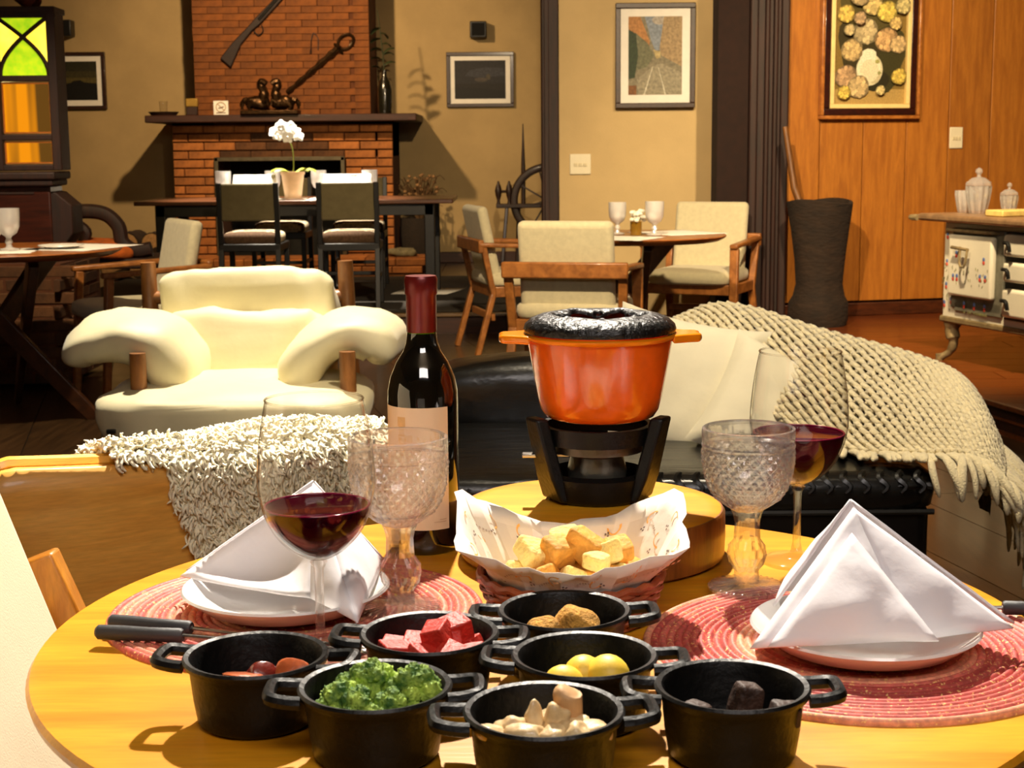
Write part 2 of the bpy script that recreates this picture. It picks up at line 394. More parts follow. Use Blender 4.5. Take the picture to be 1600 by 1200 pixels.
# plank wall (runs 12 degrees off the room's x axis)
PA = Vector((2.073, 9.44, 0)); PD = Vector((.978, .207, 0)); PN = Vector((.207, -.978, 0)); PANG = math.atan2(.207, .978)
pw = struct(MB().box((.95, .07, 1.53), (3.6, .1, 3.06), TR(*PA) @ RZ(PANG)).build('wall_planks', pm('plank_backing', L(34, 14, 6), .9), smooth=False))
pme = MB().box((0, 0, 0), (.277, .022, 2.83)).build('plank', M_PLANK, pw, bev=.004, seg=2)
for k in range(-1, 11):
    t = -.2057+(k+.5)*.281; p = PA+PD*t+Vector((0, 0, 1.635))+PN*(-.008)
    o = pme if k == -1 else copy_tree(pme, pw)
    o.location = p; o.rotation_euler = (0, 0, PANG)
b_ = struct(MB().box((.95, -.012, ZP+.04), (3.6, .03, .08), TR(*PA) @ RZ(PANG)).build('baseboard_planks', wood('base_wood', L(84, 40, 16), L(58, 26, 10), .4, .2, (1, 12, 12)), bev=.006))

# ------------------------------------------------------------------ fireplace
def brickmesh(l, d, h, c=.006, mat=None):
    x, y, z = l/2, d, h/2; m = MB()
    vs = [(-x, 0, -z), (x, 0, -z), (x, 0, z), (-x, 0, z), (-x, -y+c, -z), (x, -y+c, -z), (x, -y+c, z), (-x, -y+c, z),
          (-x+c, -y, -z+c), (x-c, -y+.002, -z+c), (x-c*1.4, -y, z-c), (-x+c, -y-.001, z-c)]
    fs = [(0, 4, 5, 1), (1, 5, 6, 2), (2, 6, 7, 3), (3, 7, 4, 0), (4, 8, 9, 5), (5, 9, 10, 6), (6, 10, 11, 7), (7, 11, 8, 4), (8, 11, 10, 9)]
    me = bpy.data.meshes.new('brick'); me.from_pydata(vs, [], [tuple(reversed(f)) for f in fs]); me.update(); me.materials.append(mat); return me
fp = thing('fireplace', 'brick fireplace with tall chimney breast and dark wooden mantel', 'fireplace', (-1.96, 13.4, ZP))
X0, X1 = -.95, .95

core = MB()
core.box((-.77, .42, .66), (.36, .78, 1.3)); core.box((.745, .42, .66), (.41, .78, 1.3)); core.box((0, .42, 1.14), (1.9, .78, .32))
core.box((0, .475, 2.1), (1.52, .68, 1.62))
core.build('core', M_MORTAR, fp, smooth=False)
fb = MB().box((-.02, .76, .5), (1.2, .06, 1.0)).box((-.02, .4, .02), (1.2, .78, .04)); fb.build('firebox', M_SOOT, fp, smooth=False)
fr_ = MB()
fr_.box((-.57, -.03, .5), (.035, .05, .96)).box((.52, -.03, .5), (.035, .05, .96)).box((-.025, -.03, .965), (1.12, .05, .035))
fr_.build('grate_frame', pm('old_steel', L(92, 84, 66), .5, .6), fp, bev=.004)
bm1 = brickmesh(.262, .03, .064, .006, M_BRICK); bm1h = brickmesh(.127, .03, .064, .006, M_BRICK)
bmd = brickmesh(.262, .03, .064, .006, M_BRICKDK)
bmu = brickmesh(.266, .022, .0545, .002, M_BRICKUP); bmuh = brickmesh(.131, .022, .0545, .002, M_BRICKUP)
for r in range(17):
    z = .036+r*.0742; x = X0+(.068 if r % 2 else .133)
    if r % 2 and r >= 13: piece('brick', bm1h, fp, (X0+.066, .03, z))
    x = X0+(.133+.135 if r % 2 else .133)
    while x < X1-.1:
        if r >= 13:
            soot = (r in (13, 14) and -.5 < x < .45) or (r == 15 and -.3 < x < .3)
            piece('brick', bmd if soot else bm1, fp, (x+random.uniform(-.003, .003), .03+random.uniform(-.004, .004), z))
        x += .27
    if r >= 13: piece('brick', bm1h, fp, (X1-.066, .03, z))
    if r < 13:
        for xa, xb in ((-.95, -.585), (.54, .95)):
            sp_ = xa+.27 if r % 2 == 0 else xb-.27
            for lo_, hi_ in ((xa, sp_), (sp_, xb)):
                piece('brick', bm1, fp, ((lo_+hi_)/2, .03+random.uniform(-.004, .004), z), ((hi_-lo_-.008)/.262, 1, 1))
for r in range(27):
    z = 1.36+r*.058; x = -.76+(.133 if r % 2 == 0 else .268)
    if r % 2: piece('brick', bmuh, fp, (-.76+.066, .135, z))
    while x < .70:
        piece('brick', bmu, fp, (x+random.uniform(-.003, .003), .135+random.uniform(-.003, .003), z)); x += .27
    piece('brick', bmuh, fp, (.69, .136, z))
MB().box((.02, .29, 1.308), (2.3, 1.0, .062)).build('mantel_shelf', M_DKWOODX, fp, bev=.008)
hb = MB().box((.08, -.22, .06), (2.28, .44, .12)).build('hearth', M_MORTAR, fp, smooth=False)
hme = brickmesh(.25, .03, .058, .006, M_BRICK); hme2 = MB().box((0, 0, 0), (.25, .42, .02)); 
for r in range(2):
    for k in range(9):
        piece('brick', hme, fp, (-.93+k*.256+(.0 if r else -.03), -.44, .034+r*.064))
hm = MB().box((0, 0, 0), (.25, .40, .018)).build('brick', M_BRICK, fp, loc=(-.93, -.24, .128), bev=.004)
for k in range(1, 9): piece('brick', hm.data, fp, (-.93+k*.256, -.24, .128))
# ================================================================== pictures, plates and fittings on the walls
M_FRAMED = wood('frame_dark', L(58, 30, 14), L(38, 18, 9), .4, .2, (8, 8, 8))
M_PRINT = vcol('picture_print', .55)
M_PRINTF = vcol('picture_print_fine', .6, 160)
def circ(cx, cy, rx, ry=None, n=14, jag=0, ph=0):
    ry = rx if ry is None else ry
    return [(cx+rx*(1+jag*math.sin(i*2.399*3+ph))*math.cos(2*PI*i/n), cy+ry*(1+jag*math.sin(i*2.399*3+ph))*math.sin(2*PI*i/n)) for i in range(n)]
def rect(a, b, c, d): return [(a, b), (c, b), (c, d), (a, d)]
def canvas(polys, wd, ht, y=0, step=.00012):
    m = MB(); m.c = []
    for i, (c, p) in enumerate(polys):
        p = [(min(max(x, 0), 1), min(max(q, 0), 1)) for x, q in p]
        m.add([((x-.5)*wd, y-step*i, (q-.5)*ht) for x, q in p], [tuple(range(len(p)))]); m.c.append(L(*c))
    return m
def frame_bars(wd, ht, t, d, y0=0):
    m = MB()
    m.box((0, y0, ht/2-t/2), (wd, d, t)); m.box((0, y0, -ht/2+t/2), (wd, d, t))
    m.box((-wd/2+t/2, y0, 0), (t, d, ht-2*t)); m.box((wd/2-t/2, y0, 0), (t, d, ht-2*t)); return m
def framed(label, c, wd, ht, rz, polys, matw, t=.032, matc=None, frame=M_FRAMED):
    r = thing('framed_picture', label, 'picture', c, rz)
    frame_bars(wd, ht, t, .035, -.0175).build('frame', frame, r, bev=.004)
    MB().box((0, -.008, 0), (wd-2*t+.004, .01, ht-2*t+.004)).build('mount', matc or M_PAPER, r, smooth=False)
    canvas(polys, wd-2*t-2*matw, ht-2*t-2*matw, -.0135).build('print', M_PRINT, r, smooth=False)
    return r
dusk = [((40, 38, 22), rect(0, 0, 1, 1)), ((58, 52, 26), rect(0, .45, 1, .75)), ((82, 72, 34), rect(0, .42, 1, .58)), ((14, 12, 9), [(0, 0), (1, 0), (1, .43), (.62, .46), (.5, .52), (.3, .5), (.22, .45), (0, .42)])]
framed('small framed dusk landscape partly behind the stained-glass cabinet', (-3.89, 14.195, 1.805), .47, .51, 0, dusk, .05)
night = [((34, 32, 34), rect(0, 0, 1, 1)), ((52, 52, 58), [(.3, .75), (.6, .82), (.95, .8), (1, .6), (.5, .55), (.2, .6)]), ((26, 22, 18), rect(0, 0, 1, .4)), ((70, 62, 54), circ(.5, .5, .14, .05, 10, .2)), ((74, 66, 52), circ(.66, .56, .05, .08, 8, .2)), ((18, 15, 12), [(0, 0), (1, 0), (1, .2), (.5, .28), (0, .3)])]
framed('framed dark night-scene print right of the fireplace', (-.265, 14.195, 1.785), .61, .49, 0, night, .042)
road = [((126, 118, 96), rect(0, 0, 1, 1)), ((130, 140, 154), [(.3, 1), (.75, 1), (.62, .58), (.5, .56), (.42, .7)]), ((168, 160, 150), circ(.55, .95, .14, .05, 10, .2)), ((172, 120, 66), [(0, 1), (.22, 1), (.4, .68), (.38, .6), (.3, .55), (.2, .7), (0, .8)]),
        ((158, 134, 98), [(.66, 1), (1, 1), (1, .36), (.62, .5), (.58, .6)]), ((104, 104, 78), [(.12, .8), (.36, .66), (.48, .5), (.35, .36), (.1, .3)]), ((40, 56, 28), [(0, .84), (.14, .78), (.18, .5), (.12, .22), (0, .2)]),
        ((176, 158, 110), [(.46, .58), (.6, .55), (.6, .48), (.52, .46)]), ((146, 138, 116), [(.18, 0), (1, 0), (1, .28), (.62, .4), (.48, .38), (.16, .2)]), ((206, 200, 180), [(.28, 0), (.31, 0), (.46, .36), (.45, .36)]), ((196, 190, 170), [(.68, 0), (.71, 0), (.56, .36), (.55, .36)]), ((120, 76, 34), rect(0, 0, .15, .12))]
framed('tall framed print of an autumn road on the beige partition wall', (.915, 9.835, 1.735), .50, .645, 0, road, .05)
# flower painting on the planks
fl = [((128, 104, 50), rect(0, 0, 1, 1)), ((176, 146, 84), rect(0, 0, 1, .13)), ((60, 56, 26), circ(.66, .42, .34, .3, 20, .12)), ((58, 50, 24), circ(.35, .5, .3, .26, 20, .15, 1)), ((44, 40, 20), circ(.6, .2, .18, .09, 14, .1)), ((84, 74, 36), circ(.5, .85, .45, .2, 18, .1, 2))]
def flower(cx, cy, r, c, petals=26):
    fl.append((tuple(int(k*.62) for k in c), circ(cx, cy, r*1.04, r*.74, 16, .08)))
    for i in range(petals):
        a = i*2.399; q = r*.86*math.sqrt((i+.5)/petals); k = .8+.3*random.random()
        fl.append((tuple(int(min(255, x*k)) for x in c), circ(cx+q*math.cos(a), cy+q*.7*math.sin(a), r*.2, r*.15, 7)))
fl += [((214, 206, 170), circ(.5, .30, .185, .14, 20)), ((232, 226, 194), circ(.49, .31, .165, .12, 20)), ((232, 228, 200), circ(.47, .42, .12, .06, 12, .14)), ((196, 184, 146), circ(.57, .25, .09, .07, 14)), ((222, 214, 178), circ(.5, .29, .13, .1, 16)), ((164, 160, 96), circ(.61, .37, .035, .02, 5, .2)), ((150, 148, 92), circ(.64, .27, .025, .016, 5, .3))]
for a in [(.25, .47, .14, (214, 184, 126)), (.43, .63, .16, (206, 186, 140)), (.72, .56, .15, (220, 178, 122)), (.88, .52, .11, (212, 182, 130)), (.16, .24, .14, (196, 160, 118)), (.33, .15, .14, (218, 190, 136)), (.14, .78, .11, (222, 190, 96)), (.5, .86, .13, (222, 196, 126)), (.7, .8, .13, (232, 206, 100)), (.82, .70, .08, (222, 190, 120)), (.88, .24, .1, (226, 196, 92)), (.12, .1, .085, (226, 196, 92)), (.62, .12, .06, (228, 206, 140)), (.17, .64, .07, (214, 192, 140)), (.9, .85, .1, (206, 190, 130)), (.3, .93, .12, (206, 180, 130)), (.55, .98, .1, (226, 200, 110)), (.3, .74, .08, (190, 160, 120))]:
    flower(*a)
tp = .1265
pc = PA+PD*(.02+.075)+PN*.012
fr0 = thing('framed_picture', 'ornate framed still life of roses and hydrangeas on the plank wall', 'picture', (pc.x, pc.y, 1.755), PANG)
W_, H_ = .645, .86
gold = pm('gilt', L(206, 150, 60), .4, .5, var=.2, bump=.05)
frame_bars(W_, H_, .022, .05, -.025).build('outer_frame', wood('frame_honey', L(190, 120, 50), L(150, 86, 30), .4, .2, (8, 8, 8)), fr0, bev=.006)
frame_bars(W_-.044, H_-.044, .042, .034, -.017).build('inner_frame', wood('frame_mahogany', L(58, 18, 8), L(36, 10, 5), .35, .3, (8, 8, 8)), fr0, bev=.006)
frame_bars(W_-.128, H_-.128, .026, .04, -.020).build('gilt_slip', pm('cream_slip', L(240, 210, 140), .5, var=.06), fr0, bev=.004)
canvas(fl, W_-.18, H_-.18, -.012).build('painting', M_PRINTF, fr0, smooth=False)
def plate_switch(label, c, wd, ht, rz, nm='light_switch'):
    r = thing(nm, label, 'switch', c, rz)
    MB().box((0, -.006, 0), (wd, .012, ht)).build('plate', pm('switch_plastic', L(226, 216, 186), .45, var=.03, bump=.01), r, bev=.006, seg=3)
    k = MB()
    for i in (-1, 0, 1): k.box((i*wd*.22, -.014, -.004), (wd*.17, .008, ht*.16))
    k.build('rocker', pm('switch_rocker', L(206, 194, 160), .45, var=.03, bump=.01), r, bev=.002)
plate_switch('square cream light switch on the beige partition wall', (.446, 9.858, 1.066), .135, .13, 0)
pp = PA+PD*.686+PN*.004
plate_switch('tall cream switch plate on the wooden planks', (pp.x, pp.y, 1.21), .088, .13, PANG)
for lb, x, z in (('black cube wall speaker above the night-scene print', -.275, 2.222), ('black cube wall speaker beside the stained-glass cabinet', -3.99, 2.266)):
    r = thing('wall_speaker', lb, 'speaker', (x, 14.2, z))
    MB().box((0, -.075, 0), (.15, .14, .145)).build('housing', M_BLACK, r, bev=.01, seg=3)
    MB().box((0, -.148, 0), (.12, .008, .115)).build('grille', pm('speaker_cloth', L(12, 11, 10), .95, bump=.3, bsc=300), r, bev=.003)

# ================================================================== on and above the mantel (z top = 1.469)
ZM = 1.470
sg = thing('sign', 'small white no-smoking sign standing on the mantel', 'sign', (-2.46, 13.30, ZM), math.radians(4))
MB().box((0, 0, .06), (.125, .008, .118)).build('card', M_PAPER, sg, bev=.002)
ring = MB().tube([(.04*math.cos(a), -.006, .066+.04*math.sin(a)) for a in [2*PI*i/24 for i in range(24)]], .004, 5, True)
ring.bar((-.028, -.006, .094), (.028, -.006, .038), .006, .006); ring.build('ban_ring', pm('sign_ring', L(176, 150, 116), .7), sg)
MB().bar((-.02, -.006, .056), (.026, -.006, .07), .007, .007).box((0, -.005, .018), (.08, .003, .006)).build('cigarette_mark', pm('sign_mark', L(110, 70, 40), .7), sg)
bx = thing('trinket_box', 'small mustard trinket box at the left end of the mantel', 'box', (-2.70, 13.28, ZM))
MB().box((0, 0, .035), (.09, .06, .07)).build('body', M_DKWOOD, bx, bev=.004)
MB().box((0, 0, .105), (.10, .05, .07)).build('top', pm('mustard_tin', L(150, 118, 46), .5, .3), bx, bev=.006)
tr = thing('tray', 'dark shallow tray with a glass on the mantel corner', 'tray', (-2.95, 13.3, ZM))
MB().lathe([(0, .004), (.10, .004), (.125, .03), (.13, .03), (.105, 0), (0, 0)], 28).build('dish', M_DKWOOD, tr)
MB().lathe([(.03, .006), (.036, .12), (.033, .12), (.027, .01), (0, .01)], 20).build('glass', thin_glass('tray_glass'), tr)
# bronze group
M_BRONZE = pm('bronze', L(66, 46, 26), .32, .85, var=.35, sc=25, bump=.2, bsc=50)
sc = thing('sculpture', 'dark bronze sculpture of two rearing horses on the mantel', 'sculpture', (-2.03, 13.24, ZM))
MB().prism([(-.24, -.09), (.24, -.09), (.26, 0), (.22, .09), (-.22, .09), (-.26, 0)], 0, .035).build('base', M_BRONZE, sc, bev=.006)
for sgn, off in ((-1, 0), (1, .5)):
    b = MB()
    b.pillow((sgn*.11, 0, .10), (.20, .10, .11), .8, .9, 20, 12, wob=.25, ws=14, seed=off)
    b.tube(catmull([(sgn*.06, 0, .12), (sgn*.05, -.01, .19), (sgn*.075, -.02, .25), (sgn*.055, -.03, .275), (sgn*.02, -.035, .25)], 5), [.045]*5+[.036]*5+[.03]*5+[.026]*5+[.014], 9)
    b.tube(catmull([(sgn*.19, .0, .12), (sgn*.235, 0, .10), (sgn*.24, 0, .04)], 5), [.03]*4+[.02]*4+[.012]*3, 8)
    for q in (-1, 1):
        b.tube([(sgn*.16, q*.03, .09), (sgn*.18, q*.04, .06), (sgn*.165, q*.04, .03)], [.03, .018, .012], 7)
        b.tube([(sgn*.06, q*.03, .10), (sgn*.02, q*.04, .12), (sgn*.015, q*.04, .075)], [.026, .015, .011], 7)
    b.build('horse', M_BRONZE, sc)
# long ornate spit-like iron piece and the rifle, both hung on the chimney breast
CF = 13.50
sw = thing('wall_hanging_staff', 'long carved dark staff with a ring end hung on the chimney', 'ornament', (0, 0, 0))
a, b = Vector((-1.92, CF, 1.66)), Vector((-1.47, CF, 2.03))
d_ = (b-a).normalized()
MB().tube([a+(b-a)*t+Vector((0, 0, 0)) for t in [i/14 for i in range(15)]], [.02+.006*math.sin(i*2.2)+.012*i/14 for i in range(15)], 8).build('shaft', M_BRONZE, sw)
g = MB()
nrm = Vector((-d_.z, 0, d_.x))
g.tube([b+nrm*.055, b+nrm*.02, b, b-nrm*.02, b-nrm*.06], [.008, .022, .034, .022, .008], 8).build('guard', M_BRONZE, sw)
rc = b+d_*.085
MB().tube([rc+(d_*math.cos(t)*.075+nrm*math.sin(t)*.055) for t in [2*PI*i/20 for i in range(20)]], .014, 8, True).build('ring', M_BRONZE, sw)
MB().tube([rc+nrm*-.048+d_*.0, rc+nrm*-.040+d_*.055], .012, 8).build('plate', pm('ring_highlight', L(220, 200, 170), .2, .9), sw)  # bright piece, the lit part of the ring put into its colour
MB().tube(catmull([(-1.70, CF, 2.10), (-1.68, CF, 2.16), (-1.64, CF, 2.11), (-1.645, CF, 2.02)], 5)+[], .004, 5).tube(catmull([(-1.70, CF, 2.10), (-1.705, CF, 2.03), (-1.71, CF, 1.99)], 4), [.004]*5+[.008]*4, 5).build('strap', M_DKWOOD, sw)
rf = thing('rifle', 'old wooden hunting rifle hung diagonally on the chimney', 'rifle', (0, 0, 0))
sh = MB(); P0 = [(-2.485, 1.955), (-2.395, 1.875), (-2.30, 2.07), (-2.20, 2.185), (-2.135, 2.235), (-1.80, 2.58), (-1.835, 2.615), (-2.175, 2.285), (-2.24, 2.215), (-2.37, 2.09)]
sh.add([(x, CF-.03, z) for x, z in P0]+[(x, CF+.012, z) for x, z in P0], [tuple(range(10)), tuple(reversed(range(10, 20)))]+[(i, i+10, (i+1) % 10+10, (i+1) % 10) for i in range(10)])
sh.build('stock', wood('rifle_stock', L(40, 17, 8), L(24, 10, 5), .7, 0, (9, 9, 9)), rf, bev=.008)
MB().tube([(-2.14, CF-.035, 2.275), (-1.55, CF-.035, 2.90)], .013, 8).build('barrel', M_IRON, rf)
MB().tube(catmull([(-2.19, CF-.01, 2.18), (-2.15, CF-.01, 2.145), (-2.11, CF-.01, 2.18), (-2.12, CF-.01, 2.23)], 5), .005, 6).build('trigger_guard', M_IRON, rf)
# bottle vase with a leafy stem
va = thing('plant_vase', 'tall dark bottle vase with a leafy stem on the mantel', 'vase', (-1.06, 13.28, ZM))
MB().lathe([(0, 0), (.055, 0), (.062, .05), (.062, .2), (.05, .26), (.022, .31), (.022, .36), (.018, .36), (.018, .31), (0, .3)], 24).build('bottle', pm('dark_bottle', L(22, 20, 12), .2, var=.2, coat=.5), va)
MB().tube(catmull([(0, 0, .3), (-.01, 0, .5), (-.03, 0, .7), (-.05, 0, .86)], 6), [.006]*12+[.004]*7, 6).build('stem', pm('stem_green', L(44, 46, 18), .7), va)
lm = MB().grid(lambda u, v: ((u-.5)*.055*math.sin(PI*min(v*.94+.03, 1))**.7, v*.11, .02*math.sin(v*PI)-abs(u-.5)*.02), 4, 7)
M_LEAF = pm('vase_leaf', L(36, 44, 18), .5, var=.3)
lo = lm.build('leaf', M_LEAF, va, ang=180, loc=(-.01, -.005, .5), rot=(.5, .3, -1.2))
for k in range(9):
    c = copy_tree(lo, va); c.location = (-.005-.02*k/9*1.2, 0, .36+.045*k); c.rotation_euler = (.4-.12*k % 1, .3, (-1.2 if k % 2 else 1.5)+.5*math.sin(k*3))

# ================================================================== far dining table, chairs, settings
dt = thing('dining_table', 'long dark dining table in front of the fireplace', 'table', (-1.475, 10.95, ZP+.0125))
MB().box((0, 0, .675), (2.17, .9, .03)).build('table_top', wood('far_table_wood', L(104, 60, 32), L(74, 40, 20), .35, .3, (1, 10, 10)), dt, bev=.006)
MB().box((0, -.38, .62), (1.9, .03, .08)).box((0, .38, .62), (1.9, .03, .08)).build('apron', M_BLACK, dt, bev=.004)
for x in (-.92, .92):
    for y in (-.36, .36):
        MB().box((x, y, .33), (.07, .07, .66)).build('leg', M_BLACK, dt, bev=.006)
def far_chair(lb):
    r = thing('dining_chair', lb, 'chair')
    for x in (-1, 1):
        MB().bar((x*.185, -.19, 0), (x*.185, -.19, .42), .034, .034).build('leg', M_BLACK, r, bev=.004)
        MB().bar((x*.185, .23, 0), (x*.185, .19, .42), .034, .034).bar((x*.185, .19, .41), (x*.185, .225, .82), .034, .03).build('leg', M_BLACK, r, bev=.004)
    MB().box((0, 0, .40), (.40, .42, .05)).build('seat_frame', M_BLACK, r, bev=.006)
    MB().box((0, -.19, .2), (.34, .02, .025)).box((-.185, 0, .2), (.02, .38, .025)).box((.185, 0, .2), (.02, .38, .025)).build('stretcher', M_BLACK, r, bev=.003)
    c = MB().pillow((0, -.01, .455), (.38, .40, .10), .55, .35, 24, 16); c.c = []
    for f in c.f:
        y = sum(c.v[i][1] for i in f)/len(f); c.c.append(L(214, 196, 164) if int((y+.5)*13) % 2 else L(84, 62, 44))
    c.build('seat_cushion', vcol('striped_seat', .9), r, ang=180)
    MB().box((0, .212, .695), (.345, .035, .24), TR(0, 0, 0)).build('back_panel', pm('olive_fabric', L(112, 102, 72), .95, var=.08, bump=.3, bsc=300), r, bev=.012, seg=3)
    return r
fc = far_chair('black dining chair left of the orchid, back to the lounge'); fc.location = (-1.70, 10.22, ZP+.0125); fc.rotation_euler = (0, 0, PI)
dup(fc, 'black dining chair right of the orchid, back to the lounge', (-1.06, 10.22, ZP+.0125), PI+.03)
dup(fc, 'black dining chair across the far table, left of centre', (-1.72, 11.62, ZP+.0125), 0)
dup(fc, 'black dining chair across the far table, right of centre', (-1.14, 11.62, ZP+.0125), .02)
MB_rug = MB().box((-1.5, 11.2, ZP+.006), (3.3, 2.7, .012)).build('rug', pm('rug_dark', L(40, 34, 26), .95, var=.3, sc=30, bump=.3, bsc=200), bev=.004)
tag(MB_rug, 'dark flat rug under the far dining table', 'rug')
tag(MB().add([(-.86, 10.95, ZP+.016), (-.46, 10.9, ZP+.016), (-.33, 11.35, ZP+.016), (-.78, 11.4, ZP+.016)], [(0, 1, 2, 3)]).build('pale_quad', M_PAPER, solid=.002, off=1), 'pale flat quad on the floor beyond the dark rug', 'paper')  # pale flat quad at floor level
ZT = ZP+.704
GOB_PROF = [(0, 0), (.034, 0), (.036, .004), (.012, .010), (.009, .02), (.014, .03), (.009, .042), (.012, .05), (.030, .062), (.040, .085), (.042, .12), (.042, .15), (.0395, .15), (.0395, .12), (.037, .087), (.027, .066), (0, .058)]
M_FARGLASS = cut_glass('far_goblet_glass', (.98, .97, .95), .2, 1.1, .62)  # white share puts the glare on the goblets into the glass
def small_goblet(lb, loc, s=1.0, group=None):
    m = MB().lathe([(r*s, z*s) for r, z in GOB_PROF], 20); o = m.build('goblet', M_FARGLASS, loc=loc); return tag(o, lb, 'goblet', group)
for lb, x in (('glass goblet at the left end of the far table', -2.0), ('glass goblet just left of the orchid pot', -1.655), ('glass goblet just right of the orchid pot', -1.335), ('glass goblet at the right end of the far table', -.98)):
    small_goblet(lb, (x, 10.8, ZT), 1.3)
def napkin_fold(lb, loc, wd, ht, rz=0):
    m = MB().grid(lambda u, v: ((u-.5)*wd*(1-.1*v), .05*(1-v)*(1 if True else 0)+.006*math.sin(u*9), v*ht), 12, 5).grid(lambda u, v: ((u-.5)*wd*(1-.1*v), -.05*(1-v)+.006*math.sin(u*9+1), v*ht), 12, 5)
    return tag(m.build('folded_napkin', pm('napkin_linen_far', L(240, 238, 230), .9, var=.03, bump=.1), loc=loc, rot=(0, 0, rz), solid=.004, ang=180), lb, 'napkin')
napkin_fold('white folded napkin on the far table, behind left chair', (-1.76, 10.66, ZT), .32, .17)
napkin_fold('white folded napkin on the far table, behind right chair', (-1.12, 10.66, ZT), .36, .17)
def sheet(lb, loc, wd, dp, rz, ov=.0, name='paper_placemat', mat=None):
    m = MB().grid(lambda u, v: ((u-.5)*wd+.004*math.sin(v*25), (v-.5)*dp+.004*math.sin(u*31), .0015-ov*max(0, (.18-v)/.18)**1.0), 16, 12)
    return tag(m.build(name, mat or M_PAPER, loc=loc, rot=(0, 0, rz), solid=.0012, ang=180), lb, 'placemat')
sheet('white placemat on the far table behind the left chair', (-1.78, 10.69, ZT), .44, .36, 0, .0)
sheet('white placemat on the far table behind the right chair', (-1.18, 10.69, ZT), .44, .36, 0, .0)
oc = thing('potted_orchid', 'white orchid in a pale peach pot on the far table', 'orchid', (-1.49, 10.62, ZT))
MB().lathe([(0, 0), (.055, 0), (.078, .17), (.084, .17), (.084, .19), (.07, .19), (.066, .15), (0, .15)], 28).build('pot', pm('peach_ceramic', L(226, 190, 150), .5, var=.05), oc)
MB().lathe([(0, .0), (.09, 0), (.1, .012), (.09, .012), (0, .006)], 28, (0, 0, -.001)).build('saucer', M_WHITE, oc)
MB().tube(catmull([(0, 0, .15), (.01, 0, .25), (.0, 0, .36), (-.03, -.01, .42)], 6), .0045, 6).build('stem', pm('orchid_stem', L(120, 130, 50), .6), oc)
lf = MB().grid(lambda u, v: ((u-.5)*.06*math.sin(PI*min(.97, v+.03))**.6, v*.16, .05*math.sin(v*2.4)-abs(u-.5)*.03), 4, 8).build('leaf', pm('orchid_leaf', L(150, 160, 60), .45), oc, ang=180, loc=(0, 0, .165), rot=(0, 0, 1.3))
for a in (-1.5, 2.4, -.6): c = copy_tree(lf, oc); c.rotation_euler = (0, 0, a)
pt = MB()
for i in range(5):
    a = 2*PI*i/5; Mx = Matrix.Rotation(a, 4, 'Y')
    pt.grid(lambda u, v: ((u-.5)*.045*math.sin(PI*(.15+.8*v)), -.006*math.sin(v*3), .004+v*.04), 4, 5, Mx)
pt.pillow((0, -.008, 0), (.012, .012, .012), 1, 1, 8, 6)
fo = pt.build('flower', pm('orchid_petal', L(248, 246, 240), .6, var=.03), oc, ang=180, loc=(-.03, -.02, .44))
for k, (x, y, z) in enumerate([(-.09, -.03, .44), (.03, -.02, .455), (-.06, -.04, .475), (.0, -.03, .49), (.045, -.01, .43), (-.115, -.01, .46), (-.02, -.05, .425), (-.07, .02, .50)]):
    c = copy_tree(fo, oc); c.location = (x, y, z); c.rotation_euler = (random.uniform(-.5, .5), random.uniform(-.4, .4), random.uniform(-.6, .6))

# ================================================================== beside the hearth
st = tag(MB().pillow((0, 0, .03), (.26, .16, .08), .7, .8, 20, 12, wob=.3, ws=9).build('stone', pm('grey_stone', L(120, 112, 84), .9, var=.3, bump=.3), loc=(-.92, 13.08, .268)), 'flat grey stone lying on the right end of the hearth', 'stone')
ba = thing('dried_plant_basket', 'dark pot of dried twigs right of the fireplace', 'basket', (-.80, 13.63, ZP))
MB().lathe([(0, 0), (.12, 0), (.16, .1), (.18, .3), (.17, .44), (.155, .44), (.16, .3), (0, .28)], 22).build('pot', pm('dark_wicker', L(34, 24, 14), .9, bump=.4, bsc=80), ba)
tw = MB(); random.seed(3)
for i in range(46):
    a = random.uniform(0, 2*PI); r = random.uniform(.03, .2); h = random.uniform(.55, .8)
    tw.tube(catmull([(0, 0, .3), (r*.3*math.cos(a), r*.3*math.sin(a), .5), (r*math.cos(a), r*math.sin(a), h), (r*1.3*math.cos(a+.3), r*1.3*math.sin(a+.3), h-.03)], 3), [.005]*7+[.003]*3, 4)
tw.build('twigs', pm('dry_twig', L(92, 66, 36), .9), ba)
hd = MB()
for i in range(40):
    a = random.uniform(0, 2*PI); r = random.uniform(.02, .22); hd.pillow((r*math.cos(a), r*math.sin(a), random.uniform(.55, .82)), (.035, .035, .03), 1, 1, 6, 5)
tag(hd.build('dry_blossom', pm('dry_flower', L(138, 104, 66), .9), ba), kind='stuff')
for k, (x, z, r) in enumerate([(-3.24, .24, .11), (-3.01, .235, .105), (-3.125, .42, .10), (-2.92, .43, .085)]):
    lg = thing('firewood_log', ['cut log at the bottom left of the pile by the fireplace', 'cut log at the bottom right of the pile by the fireplace', 'cut log on top of the left of the fireside pile', 'pale-ended cut log on top right of the fireside pile'][k], 'log', (x, 12.72, z), 0, 'firewood by the fireplace')
    MB().tube([(0, .02*math.sin(i*2), .006*math.cos(i*3)) if False else (0.004*math.sin(i*2), -.2+i*.1, .004*math.cos(i*3)) for i in range(5)], r, 14).build('bark', pm('bark', L(48, 32, 18), .95, var=.3, bump=.5, bsc=30), lg)
    MB().lathe([(0, 0), (r*.6, .001), (r*.93, 0)], 14, M=TR(0, -.203, 0) @ Matrix.Rotation(PI/2, 4, 'X')).build('cut_end', pm('log_end', L(196, 150, 96), .9, sc=60), lg)
